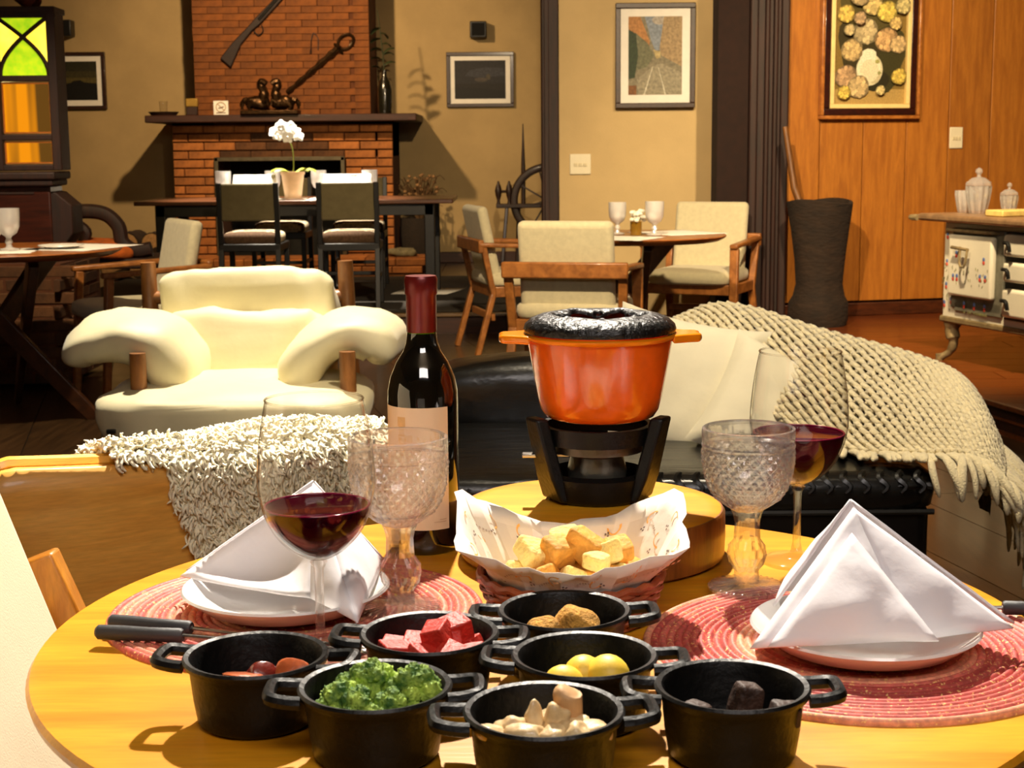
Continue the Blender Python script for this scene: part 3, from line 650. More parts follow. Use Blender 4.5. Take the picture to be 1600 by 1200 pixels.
# spinning wheel
M_SPIN = wood('spinning_wood', L(54, 28, 14), L(34, 17, 8), .5, .15, (8, 8, 8))
sp = thing('spinning_wheel', 'dark wooden spinning wheel against the far wall', 'spinning wheel', (.05, 13.0, ZP))
MB().box((.06, 0, .56), (.46, .12, .035)).build('bench', M_SPIN, sp, bev=.006)
for a, b in (((-.08, -.04, .55), (-.13, -.1, 0)), ((.02, .03, .55), (.0, .12, 0)), ((.24, -.03, .55), (.30, -.08, 0))):
    MB().bar(a, b, .03, .03).build('leg', M_SPIN, sp, bev=.006)
MB().tube([(.26+.28*math.cos(2*PI*i/40), 0, .60+.28*math.sin(2*PI*i/40)) for i in range(40)], .022, 8, True, flat=1.5).build('wheel_rim', M_SPIN, sp)
for i in range(8):
    a = 2*PI*i/8+.25; MB().bar((.26, 0, .60), (.26+.27*math.cos(a), 0, .60+.27*math.sin(a)), .014, .014).build('spoke', M_SPIN, sp)
MB().tube([(.26, -.05, .6), (.26, .05, .6)], .035, 12).build('hub', M_SPIN, sp)
MB().bar((.24, .06, .56), (.26, .06, .9), .03, .02).bar((.24, -.06, .56), (.26, -.06, .9), .03, .02).build('wheel_post', M_SPIN, sp, bev=.004)
for x in (-.15, -.06):
    MB().lathe([(0, 0), (.018, 0), (.012, .03), (.024, .07), (.030, .11), (.022, .15), (.012, .17), (.008, .19), (0, .195)], 12, (x, 0, .575)).build('maiden', M_SPIN, sp)
MB().tube([(-.15, 0, .68), (-.06, 0, .68)], [.012, .012], 8).build('bobbin', M_SPIN, sp)
MB().lathe([(0, 0), (.018, 0), (.018, .3), (.010, .5), (.004, .66), (0, .67)], 10, (.06, .02, .575)).build('distaff', M_SPIN, sp)
MB().tube([(-.06, 0, .72), (.02, 0, .75), (.2, 0, .88)], .0025, 4).build('drive_cord', pm('cord', L(120, 90, 50), .9), sp)
# ================================================================== stained-glass cabinet on a brick plinth, at the left
pl = thing('brick_plinth', 'low dark brick plinth under the stained-glass cabinet', 'plinth', (-2.80, 8.0, 0.012))
MB().box((0, 0, .31), (1.12, .72, .60)).build('core', M_MORTAR, pl, smooth=False)
bmk = brickmesh(.232, .03, .058, .006, M_BRICKDK)
for r in range(9):
    for k in range(5):
        x = -.56+.118+k*.24-(.12 if r % 2 else 0)
        if x < -.56: continue
        piece('brick', bmk, pl, (x, -.335+random.uniform(-.004, .004), .036+r*.067))
    for k in range(3):
        piece('brick', bmk, pl, (.56+random.uniform(-.003, .003)-.025, -.24+k*.24-(.06 if r % 2 else 0), .036+r*.067), rot=(0, 0, PI/2))
cab = thing('stained_glass_cabinet', 'antique dark cabinet with lit yellow and green stained-glass panes', 'cabinet', (-2.645, 8.0, .625), math.radians(2))
MB().box((-.03, -.13, .19), (.72, .24, .38)).build('lower_body', wood('cabinet_mahogany', L(70, 26, 12), L(44, 15, 7), .35, .3, (1, 9, 9)), cab, bev=.008)
cm = M_DKWOOD
MB().box((-.03, -.14, .395), (.77, .30, .035)).box((-.03, -.14, .43), (.80, .33, .04)).build('moulding', cm, cab, bev=.01, seg=3)
pq = MB().box((-.2, -.262, .225), (.42, .02, .15)).build('plaque', wood('plaque_wood', L(96, 44, 18), L(70, 30, 12), .4, .2, (2, 9, 9)), cab, bev=.005)
glyph = MB(); x = -.36
for w_, kind in ((.03, 'o'), (.028, 'u'), (.03, 'n'), (.012, 'i'), (.03, 'o'), (.028, 't'), (.028, 'u'), (.03, 'o'), (.026, 'r')):
    z = .225
    if kind == 'o': glyph.tube([(x+w_/2+w_*.42*math.cos(t), -.274, z+.034*math.sin(t)) for t in [2*PI*i/12 for i in range(12)]], .0035, 5, True)
    elif kind in 'un':
        s_ = -1 if kind == 'u' else 1
        glyph.tube(catmull([(x+.002, -.274, z-s_*.034), (x+.003, -.274, z+s_*.02), (x+w_/2, -.274, z+s_*.034), (x+w_-.003, -.274, z+s_*.02), (x+w_-.002, -.274, z-s_*.034)], 4), .0035, 5)
    else:
        glyph.tube([(x+w_*.4, -.274, z-.034), (x+w_*.4, -.274, z+.036)], .004, 5)
        if kind in 'tr': glyph.tube([(x, -.274, z+.028), (x+w_, -.274, z+.03)], .0035, 5)
    x += w_+.008
tag(glyph.build('carved_lettering', pm('worn_gilt', L(150, 100, 40), .5, .4), cab), kind='stuff')
# sloping shoulder on the right
MB().prism([(-.25, -.256), (.25, -.256), (.25, -.02), (-.25, -.02)], 0, .01, TR(0, 0, .34)).build('ledge', cm, cab)
sh = MB().add([(.33, -.24, .35), (.355, -.24, .345), (.43, -.24, .28), (.43, -.24, .14), (.33, -.24, .0), (.33, -.02, .35), (.355, -.02, .345), (.43, -.02, .28), (.43, -.02, .14), (.33, -.02, .0)],
              [(4, 3, 2, 1, 0), (5, 6, 7, 8, 9), (0, 1, 6, 5), (1, 2, 7, 6), (2, 3, 8, 7), (3, 4, 9, 8)]); sh.build('shoulder', cm, cab, bev=.006)
# upper glazed part : frame, tracery, panes
UZ = .455
fz = MB()
for x in (.365, .085, -.20, -.44): fz.box((x-.0, -.20, UZ+.39), (.045 if x > .3 else .03, .05, .78))
for z in (UZ+.015, UZ+.165, UZ+.455, UZ+.765): fz.box((-.03, -.20, z), (.84, .045, .03))
fz.box((.372, -.12, UZ+.39), (.03, .16, .78)); fz.box((-.44, -.05, UZ+.39), (.045, .05, .78)); fz.box((-.03, -.12, UZ+.79), (.84, .22, .03))
fz.build('frame', cm, cab, bev=.005)
def arch(xc, hw, z0, z1):   # two crossing arcs
    A = [(xc-hw+2*hw*(1-math.cos(t*PI/2)), z0+(z1-z0)*t) for t in [i/10 for i in range(11)]]
    return A, [(2*xc-x, z) for x, z in A]
for xc, hw in ((.225, .12), (-.06, .12)):
    A, B = arch(xc, hw, UZ+.47, UZ+.75)
    tr_ = MB()
    for P in (A, B): tr_.tube([(x, -.212, z) for x, z in P], .011, 6)
    tr_.build('tracery', cm, cab)
    y = -.196
    ix = min(range(11), key=lambda i: abs(A[i][0]-xc)); zi = A[ix][1]
    low = [p for p in A if p[0] <= xc]+[(xc, zi)]; lowr = [p for p in B if p[0] >= xc]
    def pane(poly, mat): MB().add([(x, y, z) for x, z in poly], [tuple(range(len(poly)))]).build('pane', mat, cab, solid=.003, smooth=False)
    G = emit('glass_lime', L(214, 226, 30), L(96, 170, 16), .9, 26) if 'glass_lime' not in bpy.data.materials else bpy.data.materials['glass_lime']
    Yl = emit('glass_yellow', L(255, 236, 90), L(255, 196, 10), 1.5, 14) if 'glass_yellow' not in bpy.data.materials else bpy.data.materials['glass_yellow']
    pane(low+list(reversed(lowr)), G)                                                          # lower lancet
    pane([p for p in A if p[0] >= xc-.001][::1]+[(xc+hw, UZ+.75)]+[(xc-hw, UZ+.75)]+[p for p in reversed(B) if p[0] <= xc+.001], G)   # top
    pane([p for p in A if p[0] <= xc+.001]+[(p[0], p[1]) for p in B if p[0] <= xc]+[(xc-hw, UZ+.75)], Yl)
    pane([p for p in B if p[0] >= xc-.001]+[(p[0], p[1]) for p in A if p[0] >= xc]+[(xc+hw, UZ+.75)], Yl)
    am = bpy.data.materials.get('glass_amber')
    if am is None:
        am, t, b_, out = nt('glass_amber')
        tc = N(t, 'TexCoord'); mp = N(t, 'Mapping'); mp.inputs['Scale'].default_value = (16, 1, .6); t.links.new(tc.outputs['Object'], mp.inputs[0])
        n1 = N(t, 'TexNoise', Scale=1.0, Detail=1.0); t.links.new(mp.outputs[0], n1.inputs['Vector'])
        r1 = N(t, 'MapRange'); r1.inputs[1].default_value = .38; r1.inputs[2].default_value = .6; t.links.new(n1.outputs[0], r1.inputs[0])
        c = mixc(t, r1.outputs[0], L(90, 62, 22), L(226, 140, 16)); em = N(t, 'Emission'); t.links.new(c, em.inputs[0]); em.inputs[1].default_value = 1.05
        trn = N(t, 'BsdfTransparent'); trn.inputs[0].default_value = (1, .72, .3, 1); mx = N(t, 'MixShader'); mx.inputs[0].default_value = .72
        t.links.new(trn.outputs[0], mx.inputs[1]); t.links.new(em.outputs[0], mx.inputs[2]); t.links.new(mx.outputs[0], out.inputs[0]); t.nodes.remove(b_)
    for z0, z1 in ((UZ+.185, UZ+.435), (UZ+.035, UZ+.145)):
        pane([(xc-hw, z0), (xc+hw, z0), (xc+hw, z1), (xc-hw, z1)], am)
        frame_bars(2*hw, z1-z0, .007, .006).build('lead', pm('lead_amber', L(190, 110, 40), .5, .4), cab, loc=(xc, -.204, (z0+z1)/2)) if True else None
MB().tube(catmull([(-.12, -.12, UZ+1.08), (.0, -.13, UZ+1.0), (.13, -.15, UZ+.93), (.29, -.18, UZ+.81)], 8), [.05]*8+[.048]*8+[.045]*9, 10).build('crest_scroll', wood('crest_wood', L(96, 32, 14), L(66, 20, 9), .4, .2, (5, 5, 5)), cab)
pl_ = bpy.data.lights.new('cabinet_lamp', 'POINT'); pl_.energy = 6; pl_.color = (1, .7, .25); pl_.shadow_soft_size = .04
plo = bpy.data.objects.new('cabinet_lamp', pl_); COL.objects.link(plo); plo.location = (-2.6, 8.02, 1.5)

# ================================================================== settee with scrolled arm and orange cushion
se = thing('settee', 'dark wooden settee with a scrolled arm behind the left table', 'settee', (-2.28, 8.85, 0))
MB().box((-.15, 0, .55), (.9, .5, .06)).build('seat', M_DKWOOD, se, bev=.01)
MB().tube(catmull([(-.35, -.2, .80), (-.15, -.2, .84), (.0, -.2, .83), (.08, -.2, .76), (.10, -.2, .67), (.17, -.2, .62), (.26, -.2, .63)], 6), [.035]*37, 9, flat=1.2).build('arm', M_DKWOOD, se)
MB().tube(catmull([(-.2, -.2, .80), (-.1, -.2, .73), (-.13, -.2, .65), (-.1, -.2, .57)], 6), .03, 8).build('arm_support', M_DKWOOD, se)
for x, y in ((-.55, -.2), (.26, -.2), (-.55, .2), (.26, .2)):
    MB().box((x, y, .26), (.06, .06, .52), top=1.2).build('leg', M_DKWOOD, se, bev=.008)
tag(MB().pillow((0, 0, 0), (.36, .3, .1), .7, .45, 28, 14, wob=.1, ws=6).build('cushion', pm('orange_cloth', L(196, 96, 26), .9, var=.25, sc=14, bump=.2, bsc=150), loc=(-2.30, 8.68, .63), rot=(.1, .06, .3), ang=180), 'orange cushion lying on the dark settee', 'cushion')

# ================================================================== round tables on crossed legs
M_RT = wood('round_table_wood', L(170, 100, 44), L(130, 70, 26), .35, .25, (1.5, 10, 10))
M_RTL = wood('table_leg_wood', L(74, 40, 18), L(50, 26, 12), .4, .2, (5, 5, 5))
def round_table(lb, c, z, r, a0, nlegs=3):
    t = thing('round_table', lb, 'table', c)
    MB().lathe([(0, z-.03), (r-.04, z-.03), (r-.008, z-.014), (r, z-.004), (r-.004, z), (0, z)], 72).build('table_top', M_RT, t, ang=30)
    for k in range(nlegs):
        a = a0+2*PI*k/nlegs
        p = Vector((.30*math.cos(a), .30*math.sin(a), z-.03)); q = Vector((.40*math.cos(a+2.75), .40*math.sin(a+2.75), 0))
        MB().bar(p, q, .10, .045, up=(math.cos(a+1.3), math.sin(a+1.3), 0), w2=.62).build('leg', M_RTL, t, bev=.006)
    return t
round_table('round wooden table with crossed legs at the left edge', (-2.23, 6.8, 0), .75, .50, 3.3)
round_table('round wooden table by the beige partition wall', (.62, 8.02, 0), .72, .50, .75)

# ================================================================== upholstered armchairs round them
def armchair(lb):
    r = thing('dining_armchair', lb, 'chair')
    for s in (-1, 1):
        MB().bar((s*.27, -.24, 0), (s*.265, -.20, .60), .045, .032, w2=1.15, up=(0, 1, 0)).build('leg', M_CHAIRW, r, bev=.006)
        MB().bar((s*.265, .30, 0), (s*.255, .20, .36), .042, .032, up=(0, 1, 0)).bar((s*.255, .20, .35), (s*.265, .26, .63), .042, .032, up=(0, 1, 0)).build('leg', M_CHAIRW, r, bev=.006)
        MB().bar((s*.268, -.235, .612), (s*.268, .285, .635), .05, .026).build('armrest', M_CHAIRW, r, bev=.008)
    MB().bar((-.29, .275, .625), (.29, .275, .625), .03, .075).build('back_rail', M_CHAIRW, r, bev=.008)
    MB().box((0, -.21, .365), (.5, .03, .06)).box((0, .2, .365), (.5, .03, .06)).box((-.255, 0, .365), (.03, .42, .06)).box((.255, 0, .365), (.03, .42, .06)).build('seat_frame', M_CHAIRW, r, bev=.005)
    MB().box((0, .2, .22), (.5, .022, .04)).build('stretcher', M_CHAIRW, r, bev=.004)
    MB().pillow((0, -.02, .43), (.50, .50, .10), .5, .28, 32, 16).build('seat_cushion', M_CREAMF, r, ang=180)
    MB().box((0, 0, 0), (.44, .06, .46), TR(0, .205, .62) @ Matrix.Rotation(-.2, 4, 'X')).build('backrest', M_CREAMF, r, bev=.028, seg=5)
    return r
ac = armchair('cream armchair with its back to the lounge at the right table'); ac.location = (.30, 7.18, 0); ac.rotation_euler = (0, 0, PI-.22)
dup(ac, 'cream armchair standing left of the right round table', (.03, 8.98, 0), PI/2+.25)
dup(ac, 'cream armchair in the corner behind the right round table', (1.10, 8.95, 0), -.42)
dup(ac, 'cream armchair facing the left round table', (-1.79, 7.32, 0), -1.05)
# settings on the two round tables
ZL = .751
sheet('white placemat on the left round table, under the goblets', (-2.32, 6.62, ZL), .55, .36, .12)
sheet('white placemat on the left round table, corner over the edge', (-1.91, 6.86, ZL), .34, .46, -.35, .0)
small_goblet('glass goblet on the left table, left one', (-2.32, 6.78, ZL+.003), 1.15)
small_goblet('glass goblet on the left table, right one', (-2.17, 6.66, ZL+.003), 1.2)
tag(MB().lathe([(0, 0), (.06, 0), (.10, .012), (.098, .015), (.06, .005), (0, .004)], 28).build('plate', M_WHITE, loc=(-1.98, 6.78, ZL+.003)), 'white plate on the left round table', 'plate')
def posy(lb, loc, gc, fc_, s=1):
    r = thing('flower_vase', lb, 'vase', loc)
    MB().lathe([(0, 0), (.026*s, 0), (.026*s, .06*s), (.0235*s, .06*s), (.0235*s, .006), (0, .006)], 20).build('tumbler', gc, r)
    m = MB(); random.seed(5)
    for i in range(26):
        a = random.uniform(0, 2*PI); q = random.uniform(0, .04)*s; m.pillow((q*math.cos(a), q*math.sin(a), (.085+random.uniform(-.02, .025))*s), (.022*s, .022*s, .018*s), 1, 1, 7, 5)
    m.build('flowers', fc_, r)
    MB().tube([(0, 0, .01), (.004, 0, .08*s)], .004, 5).tube([(.008, .005, .01), (-.006, 0, .08*s)], .004, 5).build('stems', pm('posy_stem', L(96, 100, 40), .7), r)
posy('small glass of pale flowers on the left round table', (-2.235, 6.58, ZL+.003), pm('smoky_tumbler', L(150, 128, 110), .15, trans=.6, bump=0), pm('posy_white', L(220, 216, 200), .8), 1.1)
ZR_ = .721
sheet('white placemat on the right table, near the cream armchair', (.52, 7.72, ZR_), .42, .34, -.5)
sheet('white placemat on the right table, at its far right', (.88, 8.15, ZR_), .36, .42, .5)
small_goblet('clear goblet on the right table, left of the flowers', (.555, 8.02, ZR_+.003), 1.1)
small_goblet('clear goblet on the right table, right of the flowers', (.735, 7.88, ZR_+.003), 1.15)
posy('amber tumbler of white flowers on the right round table', (.645, 7.93, ZR_+.003), pm('amber_tumbler', L(196, 150, 50), .15, trans=.7, bump=0), pm('posy_white2', L(230, 228, 214), .8), 1.15)

# ================================================================== mortar and pestle
mo = thing('wooden_mortar', 'tall dark hollowed-log mortar beside the plank wall', 'mortar', (1.80, 8.97, ZP))
MB().lathe([(0, 0), (.165, 0), (.175, .03), (.172, .13), (.15, .17), (.135, .24), (.145, .38), (.165, .55), (.185, .68), (.19, .72), (.165, .725), (.14, .6), (.05, .4), (0, .4)], 36,
           fn=lambda r, z, a: (r*(1+.03*math.sin(3*a+z*6)+.015*math.sin(7*a)), z+(.012*math.sin(2*a) if z > .7 else 0))).build('log_body', pm('old_log', L(36, 23, 12), .9, var=.45, sc=6, bump=.5, bsc=25, stretch=(1, 1, 2.5)), mo, ang=60)
tag(MB().tube([(1.77, 8.95, .60), (1.655, 9.02, .93), (1.60, 9.05, 1.28)], [.024, .021, .016], 10).build('pestle', wood('pestle_wood', L(130, 84, 38), L(96, 58, 24), .5, .1, (9, 9, 2))), 'long wooden pestle leaning out of the mortar', 'pestle')

# ================================================================== enamel wood stove
SV = thing('wood_stove', 'old white enamel wood stove with cherry pattern on curved legs', 'stove', (2.095, 7.44, ZP), math.atan2(-.5, .166))
# local: +x runs along the front from the far-left corner, -y is out of the front
M_ENAM = pm('stove_enamel', L(232, 226, 206), .28, var=.05, sc=5, coat=.3, bump=.02)
M_RUST = pm('stove_iron_edge', L(150, 132, 96), .6, .4, var=.3, sc=20, bump=.15)
M_STGREY = pm('stove_grey', L(120, 118, 104), .5, .2, var=.2)
MB().box((.50, .28, .44), (1.0, .56, .47)).build('body', M_ENAM, SV, bev=.01)
MB().box((.50, .28, .205), (1.02, .58, .03)).build('bottom_rail', M_RUST, SV, bev=.008)
MB().box((.48, .26, .695), (1.16, .70, .035)).build('worktop', pm('stove_top_iron', L(176, 140, 104), .4, .5, var=.2), SV, bev=.012)
MB().tube(catmull([(-.10, -.09, .69), (-.16, -.085, .69), (-.165, 0, .69), (-.165, .3, .69), (-.165, .56, .69), (-.1, .6, .69)], 4), .014, 8).build('towel_rail', M_RUST, SV)
for x, y in ((.04, .04), (.96, .04), (.04, .52), (.96, .52)):
    sx = -1 if x < .5 else 1; sy = -1 if y < .3 else 1
    MB().tube(catmull([(x, y, .21), (x+sx*.004, y+sy*.004, .15), (x-sx*.008, y, .09), (x+sx*.01, y+sy*.01, .04), (x+sx*.045, y+sy*.04, .012)], 5), [.042]*4+[.034]*5+[.022]*5+[.017]*5+[.02]*2, 10).tube([(x+sx*.045, y+sy*.04, .03), (x+sx*.045, y+sy*.04, 0)], .02, 8).build('leg', M_RUST, SV)
# oven door : recessed dark surround, enamel door ajar, handle
MB().box((.29, -.004, .46), (.40, .02, .38)).build('door_surround', M_STGREY, SV, bev=.004)
dr = MB().box((.27, -.028, .475), (.34, .035, .29)).build('door', M_ENAM, SV, bev=.014, seg=4)
MB().tube([(.17, -.075, .562), (.30, -.075, .556)], .008, 7).tube([(.245, -.078, .555), (.25, -.085, .50), (.265, -.088, .475), (.29, -.088, .475), (.30, -.085, .50), (.30, -.078, .555)], .006, 7).tube([(.20, -.04, .56), (.20, -.076, .56)], .007, 6).build('handle', M_RUST, dr)
MB().box((.27, -.03, .64), (.36, .05, .014)).build('door_lip', M_RUST, SV, bev=.004)
MB().box((.30, -.006, .285), (.36, .016, .06)).build('vent_panel', M_STGREY, SV, bev=.003)
def cherries(pts, y, parent):
    r_, b_, g_ = MB(), MB(), MB()
    for x, z in pts:
        for mm, dz, rr in ((r_, 0, .010), (b_, .016, .010)):
            mm.lathe([(0, .0012), (rr*.8, .001), (rr, 0)], 10, M=TR(x, y, z+dz) @ Matrix.Rotation(PI/2, 4, 'X'))
    for i in range(34):
        x0, z0 = min(p[0] for p in pts), min(p[1] for p in pts); x1, z1 = max(p[0] for p in pts), max(p[1] for p in pts)
        px, pz = x0-.02+random.random()*(x1-x0+.04), z0-.03+random.random()*(z1-z0)*.75
        g_.bar((px, y-.0006, pz), (px+random.uniform(-.006, .006), y-.0006, pz+.012), .003, .001)
    tag(r_.build('cherry_print', pm('cherry_red', L(210, 84, 70), .4, bump=0), parent), kind='stuff'); tag(b_.build('blue_print', pm('cherry_blue', L(96, 118, 178), .4, bump=0), parent), kind='stuff'); tag(g_.build('sprig_print', pm('sprig_olive', L(120, 118, 80), .5, bump=0), parent), kind='stuff')
cherries([(.17, .52), (.15, .41), (.18, .41), (.36, .42), (.40, .42), (.385, .50)], -.0465, SV)
cherries([(.03, .60), (.03, .47), (.03, .36), (.06, .36), (.075, .29), (.02, .27)], -.0015, SV)
cherries([(.20, .28), (.28, .28), (.36, .28)], -.0155, SV)
for k, (z, h) in enumerate(((.59, .10), (.47, .09), (.33, .13))):
    d = MB().box((.62, -.02, z), (.20, .05, h)).build('drawer', M_ENAM, SV, bev=.016, seg=4)
    MB().tube(catmull([(.555, -.045, z+.01), (.565, -.075, z+.015), (.60, -.075, z+.01), (.605, -.07, z-.025)], 4), .009, 7).build('handle', M_IRON, d)
MB().box((.62, -.004, .45), (.24, .012, .40)).build('drawer_surround', M_IRON, SV, bev=.003)
# jars on the stove
M_JAR = cut_glass('jar_crystal', (.99, .97, .93), .4, 1.15, .34)
ca, sa = math.cos(math.atan2(-.5, .166)), math.sin(math.atan2(-.5, .166))
def on_stove(x, y): return (2.095+x*ca-y*sa, 7.44+x*sa+y*ca, ZP+.713)
def jar(lb, x, y, s, lid=True):
    r = thing('glass_jar', lb, 'jar', on_stove(x, y))
    P = [(0, 0), (.035, 0), (.04, .012), (.048, .05), (.056, .10), (.056, .125), (.05, .125), (.05, .10), (.042, .05), (.03, .014), (0, .012)]
    MB().lathe([(a*s, b*s) for a, b in P], 24, fn=lambda q, z, a: (q*(1+.06*math.cos(12*a)), z)).build('body', M_JAR, r, ang=25)
    if lid:
        MB().lathe([(k*s, z*s) for k, z in [(.058, .127), (.056, .14), (.03, .16), (.01, .165), (.008, .175), (.016, .186), (.014, .2), (0, .208)]], 24, fn=lambda q, z, a: (q*(1+.04*math.cos(8*a)), z)).build('lid', M_JAR, r, ang=25)
    return r
jar('crystal lidded jar, tallest on the white stove', .09, .12, 1.05)
jar('small crystal lidded jar at the right of the white stove', .26, .17, .72)
jar('open cut-glass tumbler at the left on the white stove', -.03, .13, .85, False)
tag(MB().lathe([(0, 0), (.05, 0), (.075, .01), (.073, .013), (.05, .004), (0, .004)], 28).build('saucer', M_WHITE, loc=on_stove(.18, .36)), 'white saucer behind the jars on the stove', 'saucer')
tag(MB().prism([(-.12, -.06), (.12, -.06), (.12, .06), (-.12, .06)], 0, .03).build('cheese_board', pm('butter_block', L(228, 200, 120), .5), loc=on_stove(.40, .10), rot=(0, 0, .4), bev=.006), 'pale yellow block at the right on the stove', 'board')
cd = thing('candle_lantern', 'yellow glowing candle holder at the right on the stove', 'candle', on_stove(.33, .33))
MB().lathe([(0, 0), (.05, 0), (.05, .012), (.03, .02), (.03, .08), (0, .08)], 20).build('base', M_DKWOOD, cd)
MB().lathe([(0, .08), (.035, .08), (.032, .19), (0, .195)], 20).build('wax', emit('candle_wax', L(240, 190, 70), L(250, 214, 120), .5), cd)
# ================================================================== puffy cream armchair with wooden frame
M_PUFF = pm('cream_leather', L(240, 230, 190), .55, var=.04, sc=6, bump=.06, bsc=26, sheen=.15)
M_MOLE = wood('armchair_wood', L(176, 116, 62), L(136, 86, 42), .45, .2, (7, 7, 2))
pc_ = thing('lounge_armchair', 'puffy cream leather armchair with exposed wooden posts', 'armchair', (-.87, 4.95, 0), 0)
def wx(x, y, z): return (x+.87, y-4.95, z)
for n_, P, r_ in (('post', [(-1.225, 5.42, 0), (-1.275, 5.42, .40), (-1.28, 5.42, .785)], .032), ('post', [(-.545, 5.42, 0), (-.575, 5.42, .4), (-.585, 5.42, .785)], .032),
                  ('post', [(-1.15, 4.68, 0), (-1.15, 4.68, .56)], .03), ('post', [(-.505, 4.68, 0), (-.505, 4.68, .56)], .03)):
    MB().tube([wx(*p) for p in P], [r_*.9]+[r_]*(len(P)-2)+[r_*.85], 12).build(n_, M_MOLE, pc_)
for a, b in (((-1.15, 4.68, .29), (-.505, 4.68, .29)), ((-1.24, 5.42, .30), (-.56, 5.42, .30)), ((-1.15, 4.68, .30), (-1.26, 5.42, .33)), ((-.505, 4.68, .30), (-.56, 5.42, .33)), ((-1.28, 5.42, .66), (-.585, 5.42, .66))):
    MB().tube([wx(*a), wx(*b)], .024, 10).build('rail', M_MOLE, pc_)
def puff(c, d, e1, e2, seams=(), wob=.12, seed=0, rx=0, ry=0):
    base = MB().pillow((0, 0, 0), d, e1, e2, 56, 30)
    out = []
    for v in base.v:
        p = Vector(v); q = p*7+Vector((seed, seed*2, 0))
        k = noise.noise(q)*.016+noise.noise(q*2.7)*.010+.006*noise.noise(Vector((q.x*4, q.y, q.z*1.2)))
        n = p.normalized(); p = p+n*k
        for sx, sy, dep, rad in seams:
            dd = math.hypot(p.x-sx, (p.z if ry == 'z' else p.y)-sy); p -= n*dep*math.exp(-(dd/rad)**2)
            a = math.atan2((p.z if ry == 'z' else p.y)-sy, p.x-sx); p -= n*dep*.25*max(0, math.cos(a*7+seed))*math.exp(-(dd/(rad*2.6))**2)
        out.append(p)
    M = TR(*wx(*c)) @ Matrix.Rotation(rx, 4, 'X')
    m = MB(); m.add([tuple(p) for p in out], base.f, M); return m
puff((-.905, 5.30, .625), (.60, .22, .27), .35, .3, [(0, -.04, .03, .06), (-.2, -.03, .02, .05), (.2, -.03, .02, .05)], seed=1, rx=-.25, ry='z').build('back_cushion', M_PUFF, pc_, ang=180)
puff((-.90, 5.14, .49), (.62, .22, .30), .5, .45, [], seed=4, rx=-.3).build('lumbar_cushion', M_PUFF, pc_, ang=180)
puff((-.86, 4.80, .375), (.84, .58, .17), .5, .4, [(-.18, -.25, .03, .07), (.16, -.25, .03, .07), (-.02, -.28, .02, .05)], seed=6, rx=.04).build('seat_cushion', M_PUFF, pc_, ang=180)
def arm(side, seed):
    xs = [(-1.36, .50), (-1.34, .56), (-1.24, .595), (-1.14, .56), (-1.07, .47), (-1.05, .39)] if side < 0 else [(-.41, .50), (-.42, .56), (-.51, .595), (-.60, .565), (-.665, .48), (-.68, .39)]
    C = [Vector((x, 0, z)) for x, z in xs]; m = MB(); NN = 28
    def fn(u, v):
        c = crv(C, v); t = (crv(C, min(v+.04, 1))-crv(C, max(v-.04, 0))).normalized(); nn = Vector((t.z, 0, -t.x))
        e = max(0, 1-abs(2*v-1)**5)**.5; a = 2*PI*u
        sp = lambda x, k: math.copysign(abs(x)**k, x)
        th = .078*e; wd = .25*max(e, .05)**.4
        p = c+nn*(sp(math.cos(a), .8)*th)+Vector((0, 1, 0))*(sp(math.sin(a), .6)*wd)
        q = p*8+Vector((seed, 0, 0)); p += nn*noise.noise(q*.7)*.022+nn*noise.noise(q*1.6)*.009
        return wx(p.x, p.y+4.95, p.z)
    return m.grid(fn, NN, 36, wu=True)
arm(-1, 2).build('arm_cushion', M_PUFF, pc_, ang=180); arm(1, 9).build('arm_cushion', M_PUFF, pc_, ang=180)
MB().pillow(wx(-.90, 5.165, .60), (.03, .014, .03), 1, 1, 10, 8).build('button', pm('leather_button', L(150, 110, 50), .5), pc_)
MB().box(wx(-1.20, 4.52, .345), (.028, .012, .014)).build('buckle', M_BLACK, pc_, bev=.003)

# ================================================================== bent-plywood lounge chair with a sheepskin
M_PLY = wood('plywood', L(242, 184, 86), L(222, 156, 62), .45, .2, (1.2, 1.2, 9), ring=3.0)
M_PLYE = wood('plywood_edge', L(240, 182, 60), L(222, 156, 44), .4, .3, (2, 2, 30))
A_, B_ = Vector((-.715, 1.99, 0)), Vector((-.175, 2.42, 0)); AB = B_-A_; LEN = AB.length; DX = AB.normalized(); NX = Vector((DX.y, -DX.x, 0))
py = thing('plywood_lounge_chair', 'bent plywood lounge chair seen from behind the table', 'chair', (0, 0, 0))
def shell(s, z):      # s -1..1 along width, z height ; leans back towards the camera with height
    c = (A_+B_)/2+DX*(s*LEN/2)
    top = .752-.045*(s+1)/2*1.0
    f = (z-.36)/(top-.36)
    return c+NX*(.055*(1-s*s)+.06*(f-1)*.5)+Vector((0, 0, z))
def shell_top(s): return .762-.044*(s+1)/2-.045*max(0, abs(s)-.86)**2/.0196
def sgrid(off):
    def fn(u, v):
        s = 2*u-1; z = .36+(shell_top(s)-.36)*v; p = shell(s, z)+NX*off; return tuple(p)
    return fn
sm = MB().grid(sgrid(0), 40, 10); sm.build('back_shell', M_PLY, py, solid=.02, off=1, ang=50)
ed = MB(); ed.tube([shell(s, shell_top(s)+.001)-NX*.010 for s in [-.985+1.97*i/48 for i in range(49)]], .0118, 8); ed.build('top_edge', M_PLYE, py)
MB().add([tuple(shell(s, .37)-NX*.02+Vector((0, 0, z)))for s in (-.9, .9) for z in (0, -.03)]+[tuple(shell(s, .37)-NX*.55+Vector((0, 0, z+.03)))for s in (-.9, .9) for z in (0, -.03)], [(0, 2, 6, 4), (1, 5, 7, 3), (0, 4, 5, 1), (2, 3, 7, 6), (4, 6, 7, 5), (0, 1, 3, 2)]).build('seat', M_PLY, py, bev=.008)
